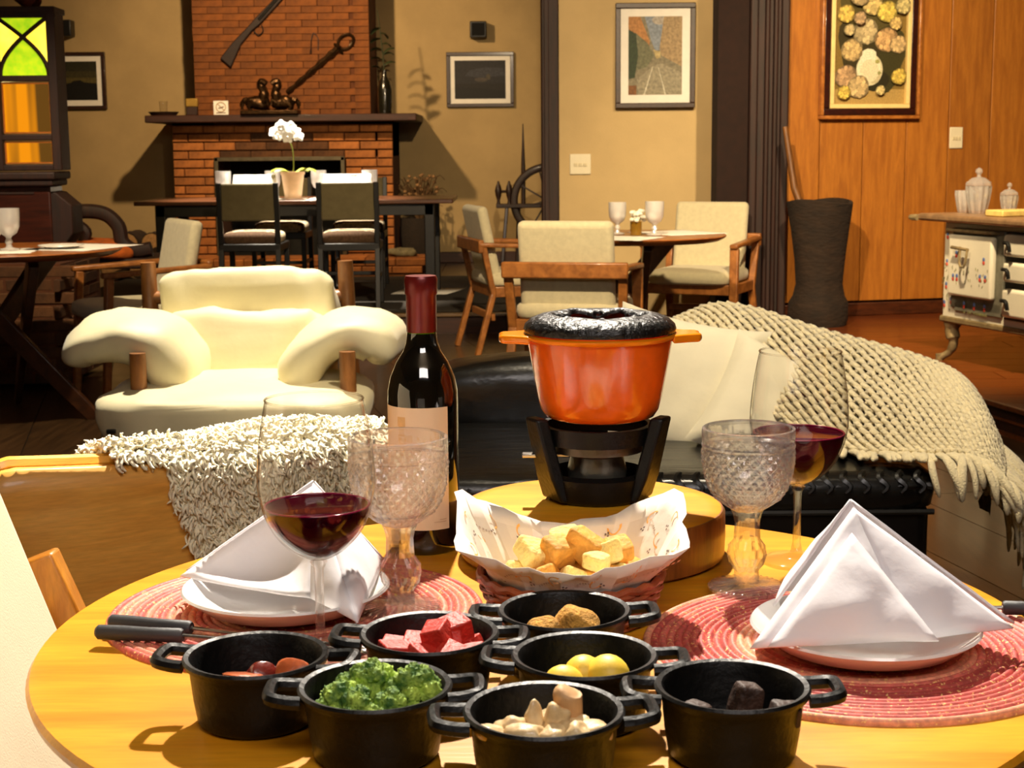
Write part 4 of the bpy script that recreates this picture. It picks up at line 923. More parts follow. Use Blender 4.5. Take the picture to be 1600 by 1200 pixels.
for s in (-.8, .8):
    for d in (-.05, -.5):
        p = shell(s, .36)+NX*d; MB().tube([(p.x, p.y, .36), (p.x, p.y, 0)], [.024, .016], 10).build('leg', M_MOLE, py)
# sheepskin thrown over the back : hide + locks of wool
M_WOOL = pm('sheep_wool', L(252, 242, 212), .9, var=.08, sc=20, bump=.2, bsc=120, sheen=.4)
sk = thing('sheepskin', 'shaggy white sheepskin draped over the plywood chair back', 'sheepskin', (0, 0, 0))
def hide(s, v):       # s along the edge; v<0 in front (camera side, hanging), v>0 over the seat side
    t = shell_top(s)
    if v < 0:
        return shell(s, max(.45, t+v))+NX*.018, NX
    if v < .035:
        a = v/.035*PI/2; return shell(s, t)+NX*(.018*math.cos(a)-.01*math.sin(a))+Vector((0, 0, .02*math.sin(a))), (NX*math.cos(a)+Vector((0, 0, 1))*math.sin(a)).normalized()
    d = v-.035; return shell(s, t)-NX*(.01+d*.96)+Vector((0, 0, .012-d*.22-.1*d*d+.02*math.exp(-((s-.3)/.4)**2))), Vector((0, 0, 1))
random.seed(11)
def inside(s, v):
    lo = -.165*math.exp(-((s-.12)/.38)**4)-.045*math.exp(-((s-.45)/.35)**2)+.02*math.sin(s*17)
    if s < -.28: lo = .01
    return lo < v < .34 and -.50 < s < .86 and v < .05+.33*math.exp(-((s-.2)/.62)**4)
hm_ = MB()
US, VS = 56, 44
idx = {}
for i in range(US+1):
    for j in range(VS+1):
        s = -.7+1.6*i/US; v = -.23+.65*j/VS
        if inside(s, v): idx[(i, j)] = len(hm_.v); hm_.v.append(tuple(hide(s, v)[0]))
for (i, j) in list(idx):
    q = [(i, j), (i+1, j), (i+1, j+1), (i, j+1)]
    if all(k in idx for k in q): hm_.f.append(tuple(idx[k] for k in q))
hm_.build('hide', M_WOOL, sk, ang=180)
wl = MB(); cnt = 0
while cnt < 14000:
    s = random.uniform(-.54, .88); v = random.uniform(-.24, .35)
    if not inside(s, v): continue
    p, n = hide(s, v); cnt += 1
    g = Vector((0, 0, -1)) if v < .02 else (-NX*.3+Vector((0, 0, -.2)))
    rd = Vector((random.gauss(0, 1), random.gauss(0, 1), random.gauss(0, 1)))*.4
    ln = random.uniform(.018, .034)
    d1 = (n*.9+g*(.1 if v > 0 else .7)+rd).normalized(); sd1 = d1.orthogonal().normalized(); sd2 = d1.cross(sd1)
    ph = random.uniform(0, 6.28); cr_ = random.uniform(.0025, .0045); r0 = random.uniform(.0016, .0027); q = []
    for k in range(7):
        t = k/6; a = ph+t*7.5; q.append(p+d1*ln*t*(1-.25*t)+(sd1*math.cos(a)+sd2*math.sin(a))*cr_*min(1, t*2)+g*.012*t*t)
    wl.tube(q, [r0*.9, r0, r0*1.15, r0*1.2, r0*1.15, r0, r0*.5], 4)
tag(wl.build('wool', M_WOOL, sk, ang=180), kind='stuff')

# ================================================================== black leather chaise
M_LEATH = pm('black_leather', L(18, 18, 17), .26, var=.25, sc=12, bump=.10, bsc=9, spec=.6, stretch=(.8, 3.4, 1.2), bd=.012)
M_LEATHS = pm('black_leather_smooth', L(15, 15, 14), .3, var=.2, sc=12, bump=.05, bsc=40, spec=.55)
so = thing('leather_chaise', 'black leather chaise sofa half covered by a knit throw', 'sofa', (0, 0, 0))
MB().box((.36, 3.86, .20), (1.20, .84, .32)).build('base', M_LEATHS, so, bev=.03, seg=4)
MB().pillow((.36, 3.84, .385), (1.24, .86, .11), .35, .15, 48, 14).build('seat_cushion', M_LEATH, so, ang=180)
MB().box((.36, 4.30, .33), (1.22, .10, .5)).build('back_panel', M_LEATHS, so, bev=.03, seg=4)
MB().pillow((.36, 4.20, .50), (1.22, .22, .23), .6, .25, 40, 18, wob=.04, ws=5).build('back_roll', M_LEATH, so, ang=180)
MB().tube([(x, 3.425+.004*math.sin(x*90), .405) for x in [-.24+i*.02 for i in range(61)]], [.010+.0025*math.sin(i*2.1) for i in range(61)], 7).tube([(x, 3.418, .345) for x in [-.24+i*.1 for i in range(13)]], .007, 6).build('piping', M_LEATHS, so)
tf = MB()
for i in range(16):
    x = .30+i*.042; tf.tube(catmull([(x, 3.44, .436), (x-.012, 3.425, .422), (x+.006, 3.415, .405), (x-.006, 3.412, .39)], 3), [.004, .007, .008, .009, .009, .008, .007, .006, .005, .004], 6)
tf.build('pleats', M_LEATHS, so)
for x, y in ((-.2, 3.5), (.92, 3.5), (-.2, 4.22), (.92, 4.22)): MB().box((x, y, .02), (.07, .07, .04)).build('foot', M_BLACK, so, bev=.006)
# pillows
M_PIL = pm('ivory_pillow', L(226, 218, 190), .9, var=.04, sc=8, bump=.1, bsc=14, sheen=.2)
def pillow(lb, c, d, rot, seed):
    m = MB(); 
    def fn(u, v):
        a, b = 2*u-1, 2*v-1
        return a, b
    top = MB().grid(lambda u, v: ((2*u-1)*d[0]/2*(1-.10*(1-(2*v-1)**2)*abs(2*u-1)**3), (2*v-1)*d[1]/2*(1-.10*(1-(2*u-1)**2)*abs(2*v-1)**3), d[2]/2*((1-(2*u-1)**4)*(1-(2*v-1)**4))**.5+.008*noise.noise(Vector((u*5+seed, v*5, 0)))*(1-(2*u-1)**2)*(1-(2*v-1)**2)), 22, 22)
    bot = MB().grid(lambda u, v: ((2*u-1)*d[0]/2*(1-.10*(1-(2*v-1)**2)*abs(2*u-1)**3), (2*v-1)*d[1]/2*(1-.10*(1-(2*u-1)**2)*abs(2*v-1)**3), -d[2]/2*((1-(2*u-1)**4)*(1-(2*v-1)**4))**.5), 22, 22)
    top.add(bot.v, [tuple(reversed(f)) for f in bot.f])
    return tag(top.build('pillow', M_PIL, loc=c, rot=rot, ang=180), lb, 'pillow')
pillow('ivory square pillow leaning on the chaise behind the orange pot', (.43, 3.92, .555), (.40, .40, .15), (math.radians(66), .18, -.28), 1)
pillow('ivory pillow lying under the throw behind the wine glass', (.66, 3.80, .50), (.36, .34, .13), (math.radians(58), .5, -.1), 5)

# knit throw : rows of looped yarn over a draped surface
NET = [[Vector(p) for p in c] for c in [
    [(.40, 4.34, .50), (.44, 4.16, .70), (.425, 4.02, .655), (.41, 3.975, .60)],
    [(.58, 4.36, .50), (.585, 4.15, .742), (.56, 3.95, .665), (.53, 3.88, .575)],
    [(.80, 4.28, .50), (.82, 4.02, .685), (.78, 3.78, .60), (.75, 3.62, .462)],
    [(1.00, 4.10, .48), (1.03, 3.86, .635), (.97, 3.66, .57), (.92, 3.50, .462)],
    [(1.17, 3.92, .36), (1.115, 3.74, .58), (1.09, 3.58, .545), (1.05, 3.47, .462)],
    [(1.22, 3.86, .22), (1.175, 3.68, .45), (1.15, 3.55, .43), (1.12, 3.45, .40)]]]
def drape(u, v):
    cols = [crv(c, v) for c in NET]; return crv(cols, u)
def drape_n(u, v):
    e = .01; a = drape(min(u+e, 1), v)-drape(max(u-e, 0), v); b = drape(u, min(v+e, 1))-drape(u, max(v-e, 0)); n = a.cross(b)
    n.normalize(); return n if n.z > 0 or n.y < 0 else -n
tw_ = thing('knit_throw', 'chunky ivory knit throw with a fringe over the chaise', 'throw', (0, 0, 0))
M_YARN = pm('ivory_yarn', L(234, 220, 178), .95, var=.08, sc=60, bump=.5, bsc=260, sheen=.4, bd=.002)
MB().grid(lambda u, v: tuple(drape(u, v)-drape_n(u, v)*.010), 40, 30).build('gap_shade', pm('yarn_shadow_layer', L(150, 138, 108), .95, bump=.4, bsc=200), tw_, ang=180)  # darker sheet under the stitches, shade in the gaps put into its colour
yr = MB(); ROWS, ST = 34, 40
for r in range(ROWS):
    pts = []; rad = []
    K = 5
    for i in range(ST*K+1):
        u = i/(ST*K); ph = i/K*2*PI+(PI if r % 2 else 0)
        v = .12+.88*(r+.5)/ROWS+.0165*math.sin(ph)
        u2 = min(max(u+.006*math.sin(2*ph), 0), 1)
        p = drape(u2, min(v, 1)); n = drape_n(u2, min(v, 1))
        pts.append(p+n*(.005+.004*math.cos(ph))); rad.append(.0072)
    yr.tube(pts, rad, 5)
tag(yr.build('knit_rows', M_YARN, tw_, ang=180), kind='stuff')
random.seed(21)
def tassel(p, d0, d1, ln, r):
    p = Vector(p); a = p; b = p+d0*ln*.35; c = b+(d0*.4+d1*.6)*ln*.35; e = c+d1*ln*.3
    return MB().tube(catmull([a, b, c, e], 4), [r*.7, r, r*1.05, r*1.1, r*1.15, r*1.2, r*1.2, r*1.2, r*1.15, r*1.1, r*1.0, r*.7, r*.3], 7)
fr1 = []
for i in range(44):
    u = .38+.62*i/43; p = drape(u, .99)+Vector((0, -.004, -.002)); k = max(0, (u-.72)/.28)
    over = u > .66
    d0 = Vector((random.uniform(-.4, .5)+.4*k, -1, .10 if not over else -.1)).normalized(); d1 = Vector((random.uniform(-.3, .4)+.3*k, -.9 if not over else -.15, -.10 if not over else -1)).normalized()
    tassel(p, d0, d1, random.uniform(.06, .08) if not over else random.uniform(.10, .17), random.uniform(.006, .009)).build('tassel', M_YARN, tw_, ang=180)
for i in range(60):
    v = .12+.86*random.random(); p = drape(.995, v); 
    tassel(p, Vector((.5+random.uniform(-.2, .2), random.uniform(-.3, .1), -.55)).normalized(), Vector((random.uniform(-.15, .1), random.uniform(-.2, .1), -1)).normalized(), random.uniform(.18, .30), random.uniform(.006, .009)).build('tassel', M_YARN, tw_, ang=180)
# ================================================================== cream upholstered chair at the left of the near table
nc = thing('cream_dining_chair', 'cream upholstered chair at the left edge of the near table', 'chair', (0, 0, 0))
M_CREAM2 = pm('cream_cloth_near', L(222, 206, 172), .9, var=.03, sc=10, bump=.12, bsc=500, sheen=.2, bd=.001)
M_NCW = wood('near_chair_wood', L(214, 142, 44), L(186, 114, 30), .4, .2, (8, 8, 2))
bs = MB()
P = [(-.392, .45), (-.60, 1.05), (-.655, 1.04), (-.45, .43)]
bs.add([(x, 1.55, z) for x, z in P]+[(x, 1.02, z) for x, z in P], [(0, 1, 2, 3), (7, 6, 5, 4), (0, 4, 5, 1), (1, 5, 6, 2), (2, 6, 7, 3), (3, 7, 4, 0)])
bs.build('backrest', M_CREAM2, nc, bev=.02, seg=4)
MB().pillow((-.22, 1.285, .45), (.46, .54, .09), .5, .25, 32, 14).build('seat_cushion', M_CREAM2, nc, ang=180)
for y in (1.60, .97):
    MB().bar((-.455, y, .60), (-.512, y, .745), .03, .045, up=(1, 0, 0)).bar((-.455, y, .61), (-.50, y, 0), .03, .045, up=(1, 0, 0)).build('leg', M_NCW, nc, bev=.004)
    MB().bar((-.02, y, .60), (-.0, y, 0), .03, .04, up=(1, 0, 0)).build('leg', M_NCW, nc, bev=.004)
    MB().bar((-.02, y, .61), (-.47, y, .63), .04, .025).build('armrest', M_NCW, nc, bev=.006)
MB().box((-.24, 1.285, .385), (.46, .56, .05)).build('seat_frame', M_NCW, nc, bev=.006)

# ================================================================== near table
TC = (.026, 1.316); ZT0 = .75
tb = thing('round_dining_table', 'round honey-coloured wooden table in the foreground', 'table', (TC[0], TC[1], 0))
M_TABLE = wood('honey_table', L(240, 172, 38), L(212, 136, 20), .36, .2, (1.0, 9, 9), ring=2.6, bump=.02)
MB().lathe([(0, .722), (.40, .722), (.43, .730), (.4385, .739), (.44, .745), (.437, .7495), (.432, .75), (0, .75)], 128).build('table_top', M_TABLE, tb, ang=40)
MB().lathe([(0, .72), (.10, .72), (.06, .66), (.05, .4), (.055, .12), (.24, .03), (.25, 0), (0, 0)], 40).build('pedestal', M_RTL, tb)

# placemats
def mat_material():
    m, t, b, out = nt('woven_placemat')
    a = N(t, 'VertexColor', layer_name='Col'); tc = N(t, 'TexCoord')
    n1 = N(t, 'TexNoise', Scale=330.0, Detail=2.0); t.links.new(tc.outputs['Object'], n1.inputs['Vector'])
    r = N(t, 'MapRange'); r.inputs[1].default_value = .60; r.inputs[2].default_value = .70; t.links.new(n1.outputs[0], r.inputs[0])
    n3 = N(t, 'TexNoise', Scale=150.0, Detail=3.0); t.links.new(tc.outputs['Object'], n3.inputs['Vector'])
    r3 = N(t, 'MapRange'); r3.inputs[1].default_value = .3; r3.inputs[2].default_value = .7; r3.inputs[3].default_value = .7; r3.inputs[4].default_value = 1.2; t.links.new(n3.outputs[0], r3.inputs[0])
    hs = N(t, 'HueSaturation'); t.links.new(a.outputs[0], hs.inputs['Color']); t.links.new(r3.outputs[0], hs.inputs['Value'])
    c = mixc(t, r.outputs[0], hs.outputs[0], L(244, 206, 128)); t.links.new(c, b.inputs['Base Color'])
    b.inputs['Roughness'].default_value = .55
    bp = N(t, 'Bump', Strength=.5, Distance=.001); t.links.new(n3.outputs[0], bp.inputs['Height']); t.links.new(bp.outputs[0], b.inputs['Normal'])
    return m
M_MAT = mat_material()
def placemat(lb, c, r, seed):
    random.seed(seed); m = MB(); prof = []; cols = []; pal = [L(206, 106, 92), L(190, 84, 76), L(216, 132, 110), L(176, 70, 64), L(226, 152, 120)]
    n = int(r/.0066); w_ = r/n; seg = 96
    prof.append((0, .0045))
    for k in range(n):
        r0 = k*w_
        for q, z in ((.25, .0052), (.5, .0056), (.75, .0052), (1, .0030)): prof.append((r0+q*w_, z))
    prof += [(r, .0), (0, 0)]
    m.lathe(prof, seg); m.c = []
    ringc = [random.choice(pal) for _ in range(n+2)]
    for f in m.f:
        x = sum(m.v[i][0] for i in f)/len(f); y = sum(m.v[i][1] for i in f)/len(f); m.c.append(ringc[min(int(math.hypot(x, y)/w_), n)])
    return tag(m.build('woven_placemat', M_MAT, loc=(c[0], c[1], ZT0), ang=60), lb, 'placemat')
placemat('round woven pink placemat under the left plate', (-.200, 1.370), .172, 4)
placemat('round woven pink placemat under the right plate', (.290, 1.258), .180, 9)

# plates and napkins
M_PORC = pm('porcelain', L(240, 238, 234), .18, var=.015, coat=.5, bump=0)
def plate(lb, c, r=.1):
    m = MB().lathe([(0, .001), (r*.55, 0), (r*.62, .002), (r*.8, .008), (r*.97, .020), (r, .0225), (r*.985, .0245), (r*.95, .022), (r*.78, .012), (r*.6, .006), (0, .005)], 64)
    return tag(m.build('plate', M_PORC, loc=(c[0], c[1], ZT0+.0055), ang=60), lb, 'plate')
plate('white plate under the napkin on the left placemat', (-.209, 1.366), .095)
plate('white plate under the napkin on the right placemat', (.293, 1.238), .095)
M_NAP = pm('napkin_linen', L(236, 232, 236), .9, var=.02, sc=12, bump=.10, bsc=30, sheen=.15, bd=.003)
def tri(m, A, B, C, n=14, bul=0, seed=0, amp=.0025):
    A, B, C = Vector(A), Vector(B), Vector(C); nr = (B-A).cross(C-A).normalized(); ix = {}
    for i in range(n+1):
        for j in range(n+1-i):
            a, b = i/n, j/n; c = 1-a-b
            p = A*c+B*a+C*b; e = 27*a*b*c
            p = p+nr*(bul*e+amp*noise.noise(p*38+Vector((seed, 0, 0)))*min(1, e*2+.25))
            ix[(i, j)] = len(m.v); m.v.append(tuple(p))
    for i in range(n):
        for j in range(n-i):
            m.f.append((ix[(i, j)], ix[(i+1, j)], ix[(i, j+1)]))
            if (i+1, j+1) in ix: m.f.append((ix[(i+1, j)], ix[(i+1, j+1)], ix[(i, j+1)]))
nr_ = thing('cloth_napkin', 'white folded napkin standing on the right plate', 'napkin', (0, 0, 0))
T = (.285, 1.255, .874); TL = (.187, 1.172, .780); TRr = (.410, 1.215, .781); F = (.318, 1.176, .784); BL = (.237, 1.318, .783); BR = (.365, 1.315, .786)
m = MB(); tri(m, T, TL, F, 16, .006, 1); tri(m, T, F, TRr, 16, .006, 2); m.build('front_fold', M_NAP, nr_, solid=.0022, ang=75)
m = MB(); tri(m, (.285, 1.262, .878), (.222, 1.262, .786), BL, 12, -.004, 3); tri(m, (.285, 1.261, .879), (.414, 1.224, .783), BR, 14, .004, 4); tri(m, (.285, 1.262, .878), BL, BR, 12, 0, 6); m.build('back_fold', M_NAP, nr_, solid=.0022, ang=75)
m = MB(); tri(m, (.279, 1.232, .858), (.200, 1.166, .783), (.335, 1.166, .787), 14, .008, 5, .004); m.build('front_flap', M_NAP, nr_, solid=.002, ang=75)
nl_ = thing('cloth_napkin', 'white folded napkin leaning on the left plate behind the wine', 'napkin', (0, 0, 0))
T = (-.188, 1.412, .862); TL = (-.313, 1.396, .780); MD = (-.180, 1.312, .783); RR = (-.134, 1.273, .772); R2 = (-.124, 1.432, .783)
m = MB(); tri(m, T, TL, MD, 18, -.020, 1); tri(m, T, MD, RR, 12, .004, 8); m.build('front_fold', M_NAP, nl_, solid=.0022, ang=75)
m = MB(); tri(m, (-.188, 1.419, .863), RR, R2, 14, .008, 3); tri(m, (-.188, 1.421, .864), (-.308, 1.404, .782), (-.21, 1.462, .784), 12, .0, 4); tri(m, (-.188, 1.421, .863), (-.21, 1.462, .784), R2, 10, 0, 2); m.build('back_fold', M_NAP, nl_, solid=.0022, ang=75)

# fondue forks
M_HANDLE = pm('fork_handle', L(44, 44, 46), .55, var=.1, bump=.04)
M_STEEL = pm('steel', L(190, 186, 180), .25, 1, var=.05, bump=0)
def fork(lb, a, b, tip):
    r = thing('fondue_fork', lb, 'fork', (0, 0, 0)); a, b, tip = Vector(a), Vector(b), Vector(tip)
    MB().tube([a+(b-a)*t for t in (0, .03, .3, .6, .97, 1)], [.0045, .0065, .0068, .0062, .0066, .005], 12).build('handle', M_HANDLE, r)
    MB().tube([b, tip], .0019, 8).build('shaft', M_STEEL, r)
    d = (tip-b).normalized(); n = Vector((-d.y, d.x, 0))
    MB().tube([tip, tip+d*.006+n*.004, tip+d*.025+n*.004], [.0016, .0016, .0008], 6).tube([tip, tip+d*.006-n*.004, tip+d*.025-n*.004], [.0016, .0016, .0008], 6).build('tines', M_STEEL, r)
fork('fondue fork with grey handle on the left placemat, nearer one', (-.362, 1.283, .7625), (-.284, 1.270, .7625), (-.13, 1.238, .7585))
fork('fondue fork with grey handle on the left placemat, farther one', (-.358, 1.313, .7625), (-.281, 1.291, .7625), (-.13, 1.246, .7585))
fork('fondue fork at the right edge of the table', (.512, 1.318, .7635), (.437, 1.327, .7635), (.325, 1.341, .7590))

# ================================================================== mini cast-iron pots
M_CAST = pm('cast_iron', L(9, 9, 8), .42, 0, var=.25, sc=40, bump=.12, bsc=170, spec=.3, bd=.0015)
def pot(lb, x, y, rz):
    r = thing('mini_pot', lb, 'pot', (x, y, ZT0+.0005), rz)
    MB().lathe([(0, 0), (.040, 0), (.0445, .004), (.047, .02), (.0495, .044), (.0535, .047), (.0545, .0505), (.053, .0525), (.0495, .0515), (.0475, .047), (.0445, .02), (.041, .008), (.036, .005), (0, .005)], 56).build('body', M_CAST, r, ang=50)
    for s in (-1, 1):
        MB().tube(catmull([(s*.051, -.0185, .046), (s*.060, -.018, .0465), (s*.0705, -.0155, .048), (s*.0735, -.009, .0485), (s*.0735, .009, .0485), (s*.0705, .0155, .048), (s*.060, .018, .0465), (s*.051, .0185, .046)], 4), .0047, 8, flat=1.1).build('handle', M_CAST, r)
    return r
PTS = {'sausage': (-.193, 1.103, -.12), 'jelly': (-.066, 1.152, -.06), 'nugget': (.041, 1.208, .02), 'potato': (.052, 1.096, -.06), 'broccoli': (-.098, 1.034, .05), 'mushroom': (.0195, .984, .08), 'chocolate': (.152, 1.028, -.02)}
for k, lb in (('sausage', 'black mini pot holding sausage slices, far left'), ('jelly', 'black mini pot heaped with red guava cubes'), ('nugget', 'black mini pot with breaded nuggets, nearest the bread basket'), ('potato', 'black mini pot with small yellow potatoes'), ('broccoli', 'black mini pot full of green broccoli'), ('mushroom', 'black mini pot with mushrooms, front and centre'), ('chocolate', 'black mini pot with dark meat cubes, far right')):
    pot(lb, *PTS[k])
def food(name, m, mat, k, off, rot, lb, grp, ang=60, cat=None):
    x, y, _ = PTS[k]
    o = m.build(name, mat, loc=(x+off[0], y+off[1], ZT0+off[2]), rot=rot, ang=ang); return tag(o, lb, cat or name.split('_')[-1], grp)
def lump(d, e=.8, wob=.2, ws=60, seed=0, nu=18, nv=12):
    b = MB().pillow((0, 0, 0), d, e, e, nu, nv)
    b.v = [tuple(Vector(p)*(1+wob*noise.noise(Vector(p)*ws+Vector((seed*5, 0, 0))))) for p in b.v]; return b
M_JELLY = pm('guava_paste', L(196, 50, 36), .5, var=.14, sc=60, bump=.12, bsc=200)
random.seed(2)
for i, (x, y, z, s) in enumerate([(-.026, -.012, .036, .023), (-.004, -.020, .036, .024), (.018, -.018, .036, .022), (.034, -.010, .037, .019), (-.008, .004, .038, .024), (.014, .004, .040, .024), (-.028, .010, .034, .022), (.006, -.004, .052, .022), (.020, .012, .050, .021), (.0, .026, .034, .022), (.030, .014, .034, .02)]):
    m = MB().box((0, 0, 0), (s, s*random.uniform(.85, 1.1), s*random.uniform(.75, .95)), top=.93); m.v = [tuple(Vector(p)+Vector((random.uniform(-1, 1), random.uniform(-1, 1), random.uniform(-1, 1)))*.0012) for p in m.v]
    o = food('guava_cube', m, M_JELLY, 'jelly', (x, y, z), (random.uniform(-.35, .35), random.uniform(-.35, .35), random.uniform(0, 1.5)), 'red guava paste cube in the black mini pot', 'guava cubes', cat='guava cube')
    mm = o.modifiers.new('b', 'BEVEL'); mm.width = .0012; mm.segments = 2
M_NUG = pm('breaded_crust', L(206, 150, 62), .85, var=.3, sc=120, bump=.6, bsc=260, bd=.002)
food('breaded_nugget', lump((.032, .026, .026), .75, .22, 70, 1, 28, 18), M_NUG, 'nugget', (-.018, -.014, .036), (.2, 0, .5), 'breaded nugget in the black pot, left one', 'breaded nuggets', 180, 'nugget')
food('breaded_nugget', lump((.038, .030, .030), .75, .22, 70, 3, 28, 18), M_NUG, 'nugget', (.009, -.006, .040), (-.2, .3, -.4), 'breaded nugget in the black pot, larger right one', 'breaded nuggets', 180, 'nugget')
M_POT = pm('potato_skin', L(246, 206, 66), .5, var=.1, sc=30, bump=.04, sss=.1)
for i, (x, y, z, d, lb) in enumerate([(-.016, -.022, .037, .031, 'small yellow potato, left of three'), (-.001, -.006, .039, .031, 'small yellow potato, rear middle of three'), (.016, -.014, .040, .035, 'small yellow potato, largest on the right')]):
    food('potato', lump((d, d*.92, d*.9), 1, .05, 40, i), M_POT, 'potato', (x, y, z), (0, .2, i), lb, 'small potatoes', 180)
# broccoli
M_FLOR = pm('broccoli_crown', L(70, 124, 34), .7, var=.4, sc=70, bump=.3, bsc=300, col2=L(184, 214, 80), bd=.002)
M_STALK = pm('broccoli_stalk', L(150, 190, 80), .6, var=.1)
def floret(x, y, z, s, a):
    r = thing('broccoli_floret', 'green broccoli floret in the black mini pot', 'broccoli', (PTS['broccoli'][0]+x, PTS['broccoli'][1]+y, ZT0+z), a, 'broccoli florets')
    st_ = MB(); random.seed(int(a*100))
    st_.tube([(0, 0, -.012), (0, 0, .0)], [.005*s, .006*s], 8)
    cr = MB()
    for i in range(11):
        t = 2*PI*i/6+.4*(i > 5) if i < 10 else 0; q = (.011 if i < 6 else .006)*s if i < 10 else 0; cx, cy, cz = q*math.cos(t), q*math.sin(t), (.004 if i < 6 else .010 if i < 10 else .013)*s
        if i < 6: st_.tube([(0, 0, -.004), (cx*.8, cy*.8, cz*.6)], [.003*s, .0025*s], 6)
        rr = random.uniform(.0050, .0068)*s; o3 = Vector((a*9+i*3, i, 0))
        def fn(u, v, rr=rr, cx=cx, cy=cy, cz=cz, o3=o3):
            d = Vector((math.cos(2*PI*u)*math.sin(PI*v), math.sin(2*PI*u)*math.sin(PI*v), math.cos(PI*v)))
            k = 1+.30*noise.noise(d*4.5+o3)+.26*abs(noise.noise(d*10+o3))
            return (cx+d.x*rr*k, cy+d.y*rr*k, cz+d.z*rr*k)
        cr.grid(fn, 22, 14, wu=True)
    st_.build('stalk', M_STALK, r); tag(cr.build('crown', M_FLOR, r, ang=45), kind='stuff')
for x, y, z, s, a in [(-.022, -.014, .038, 1.1, .3), (-.008, -.020, .037, 1.2, 1.1), (.014, -.020, .036, 1.15, 2.0), (-.002, .004, .045, 1.3, 2.7), (.027, -.002, .045, 1.25, 3.6), (-.022, .008, .037, 1.1, 4.4), (.012, .018, .034, 1.1, 5.1)]: floret(x, y, z, s, a)
M_SAUS = pm('sausage', L(196, 96, 48), .35, var=.3, sc=50, bump=.08, coat=.4)
M_SAUSD = pm('sausage_skin', L(120, 34, 22), .3, var=.2, coat=.5)
def sausage(lb, off, rot, d, mt):
    r = thing('sausage_slice', lb, 'sausage', (PTS['sausage'][0]+off[0], PTS['sausage'][1]+off[1], ZT0+off[2]), 0, 'sausage slices'); r.rotation_euler = rot
    lump(d, .7, .12, 60, off[0]*99, 22, 12).build('skin', mt, r, ang=180)
    MB().lathe([(0, .0004), (d[0]*.36, .0002), (d[0]*.42, -.0008)], 20, (0, 0, d[2]*.5), fn=lambda q, z, a: (q*(1+.05*math.sin(3*a)), z)).build('cut_face', mt, r)
sausage('sausage slice lying flat, left in the pot', (-.006, -.024, .038), (-.25, .1, .2), (.036, .022, .014), M_SAUS)
sausage('dark red sausage end behind the flat slice', (.004, -.010, .036), (.9, .2, .4), (.022, .022, .028), M_SAUSD)
sausage('upright sausage slice at the right in the pot', (.030, -.014, .039), (.95, .1, -.2), (.030, .026, .016), M_SAUS)
M_MUSH = pm('mushroom', L(222, 184, 128), .5, var=.25, sc=50, bump=.1, coat=.3, col2=L(238, 212, 160))
mp = [((-.030, -.028, .036), (.026, .014, .010), .2), ((-.012, -.030, .037), (.024, .014, .012), -.3), ((-.006, -.014, .040), (.012, .010, .026), .4), ((.004, -.032, .036), (.020, .014, .012), .8), ((.018, -.030, .037), (.022, .014, .014), -.5), ((.030, -.024, .036), (.022, .018, .012), .3), ((-.022, -.014, .036), (.024, .018, .012), 1.2), ((.008, -.018, .041), (.016, .012, .022), .1), ((.020, -.012, .036), (.020, .018, .014), 0), ((-.002, .004, .030), (.03, .02, .014), .5)]
for i, (p, d, a) in enumerate(mp):
    p = (p[0], p[1]+.004, p[2]+.007); d = tuple(k*1.12 for k in d)
    food('mushroom_piece', lump(d, .75, .4, 130, i), M_MUSH, 'mushroom', p, (.2*math.sin(i*2), .3*math.cos(i), a), 'pale mushroom piece in the front mini pot', 'mushroom pieces', 180, 'mushroom')
food('upright_mushroom', MB().tube(catmull([(0, 0, -.014), (.001, 0, 0), (-.001, 0, .012), (0, 0, .016)], 4), [.009, .0095, .0095, .009, .0088, .009, .0095, .0098, .0098, .0095, .008, .006, .003], 12), pm('mushroom_stem_brown', L(206, 160, 108), .6, var=.15), 'mushroom', (.016, -.004, .052), (.1, .05, 0), 'upright brown mushroom stem in the front mini pot', 'mushroom pieces', 180, 'mushroom')
M_MEAT = pm('dark_meat', L(60, 38, 26), .6, var=.4, sc=60, bump=.4, bsc=120, bd=.002)
for off, d, a, lb in [((.008, -.008, .041), (.020, .018, .030), .3, 'dark brown meat cube, tallest in the right pot'), ((-.028, -.020, .038), (.020, .018, .016), 1.0, 'dark brown meat cube at the left in the right pot'), ((.034, -.020, .038), (.020, .018, .016), .2, 'dark brown meat cube at the right in the right pot')]:
    food('meat_cube', lump(d, .35, .18, 80, a, 20, 14), M_MEAT, 'chocolate', off, (.1, .15, a), lb, 'meat cubes', 60, 'meat')

# ================================================================== wooden trivet, burner, fondue pot
VC = (.083, 1.577)
tv = thing('wooden_trivet', 'thick round wooden block under the fondue burner', 'trivet', (VC[0], VC[1], ZT0))
MB().lathe([(0, 0), (.132, 0), (.1385, .004), (.1395, .025), (.139, .048), (.1365, .0515), (.13, .0515)], 72).build('side', wood('trivet_side', L(168, 100, 34), L(112, 58, 20), .4, .3, (16, 16, 1.5), ring=3), tv, ang=50)
MB().lathe([(0, .0528), (.12, .0528), (.1335, .0522), (.137, .0505), (.13, .0495), (0, .0495)], 72).build('top', wood('trivet_top', L(240, 172, 36), L(214, 138, 20), .4, .2, (1.2, 8, 8), ring=2.4), tv, ang=50)
BC = (.090, 1.610); ZB = ZT0+.0535
bn = thing('burner_stand', 'black cast-iron burner stand on the wooden block', 'burner', (BC[0], BC[1], ZB))
MB().lathe([(0, 0), (.050, 0), (.054, .004), (.056, .026), (.050, .030), (.046, .012), (0, .010)], 48).build('base', M_CAST, bn, ang=50)
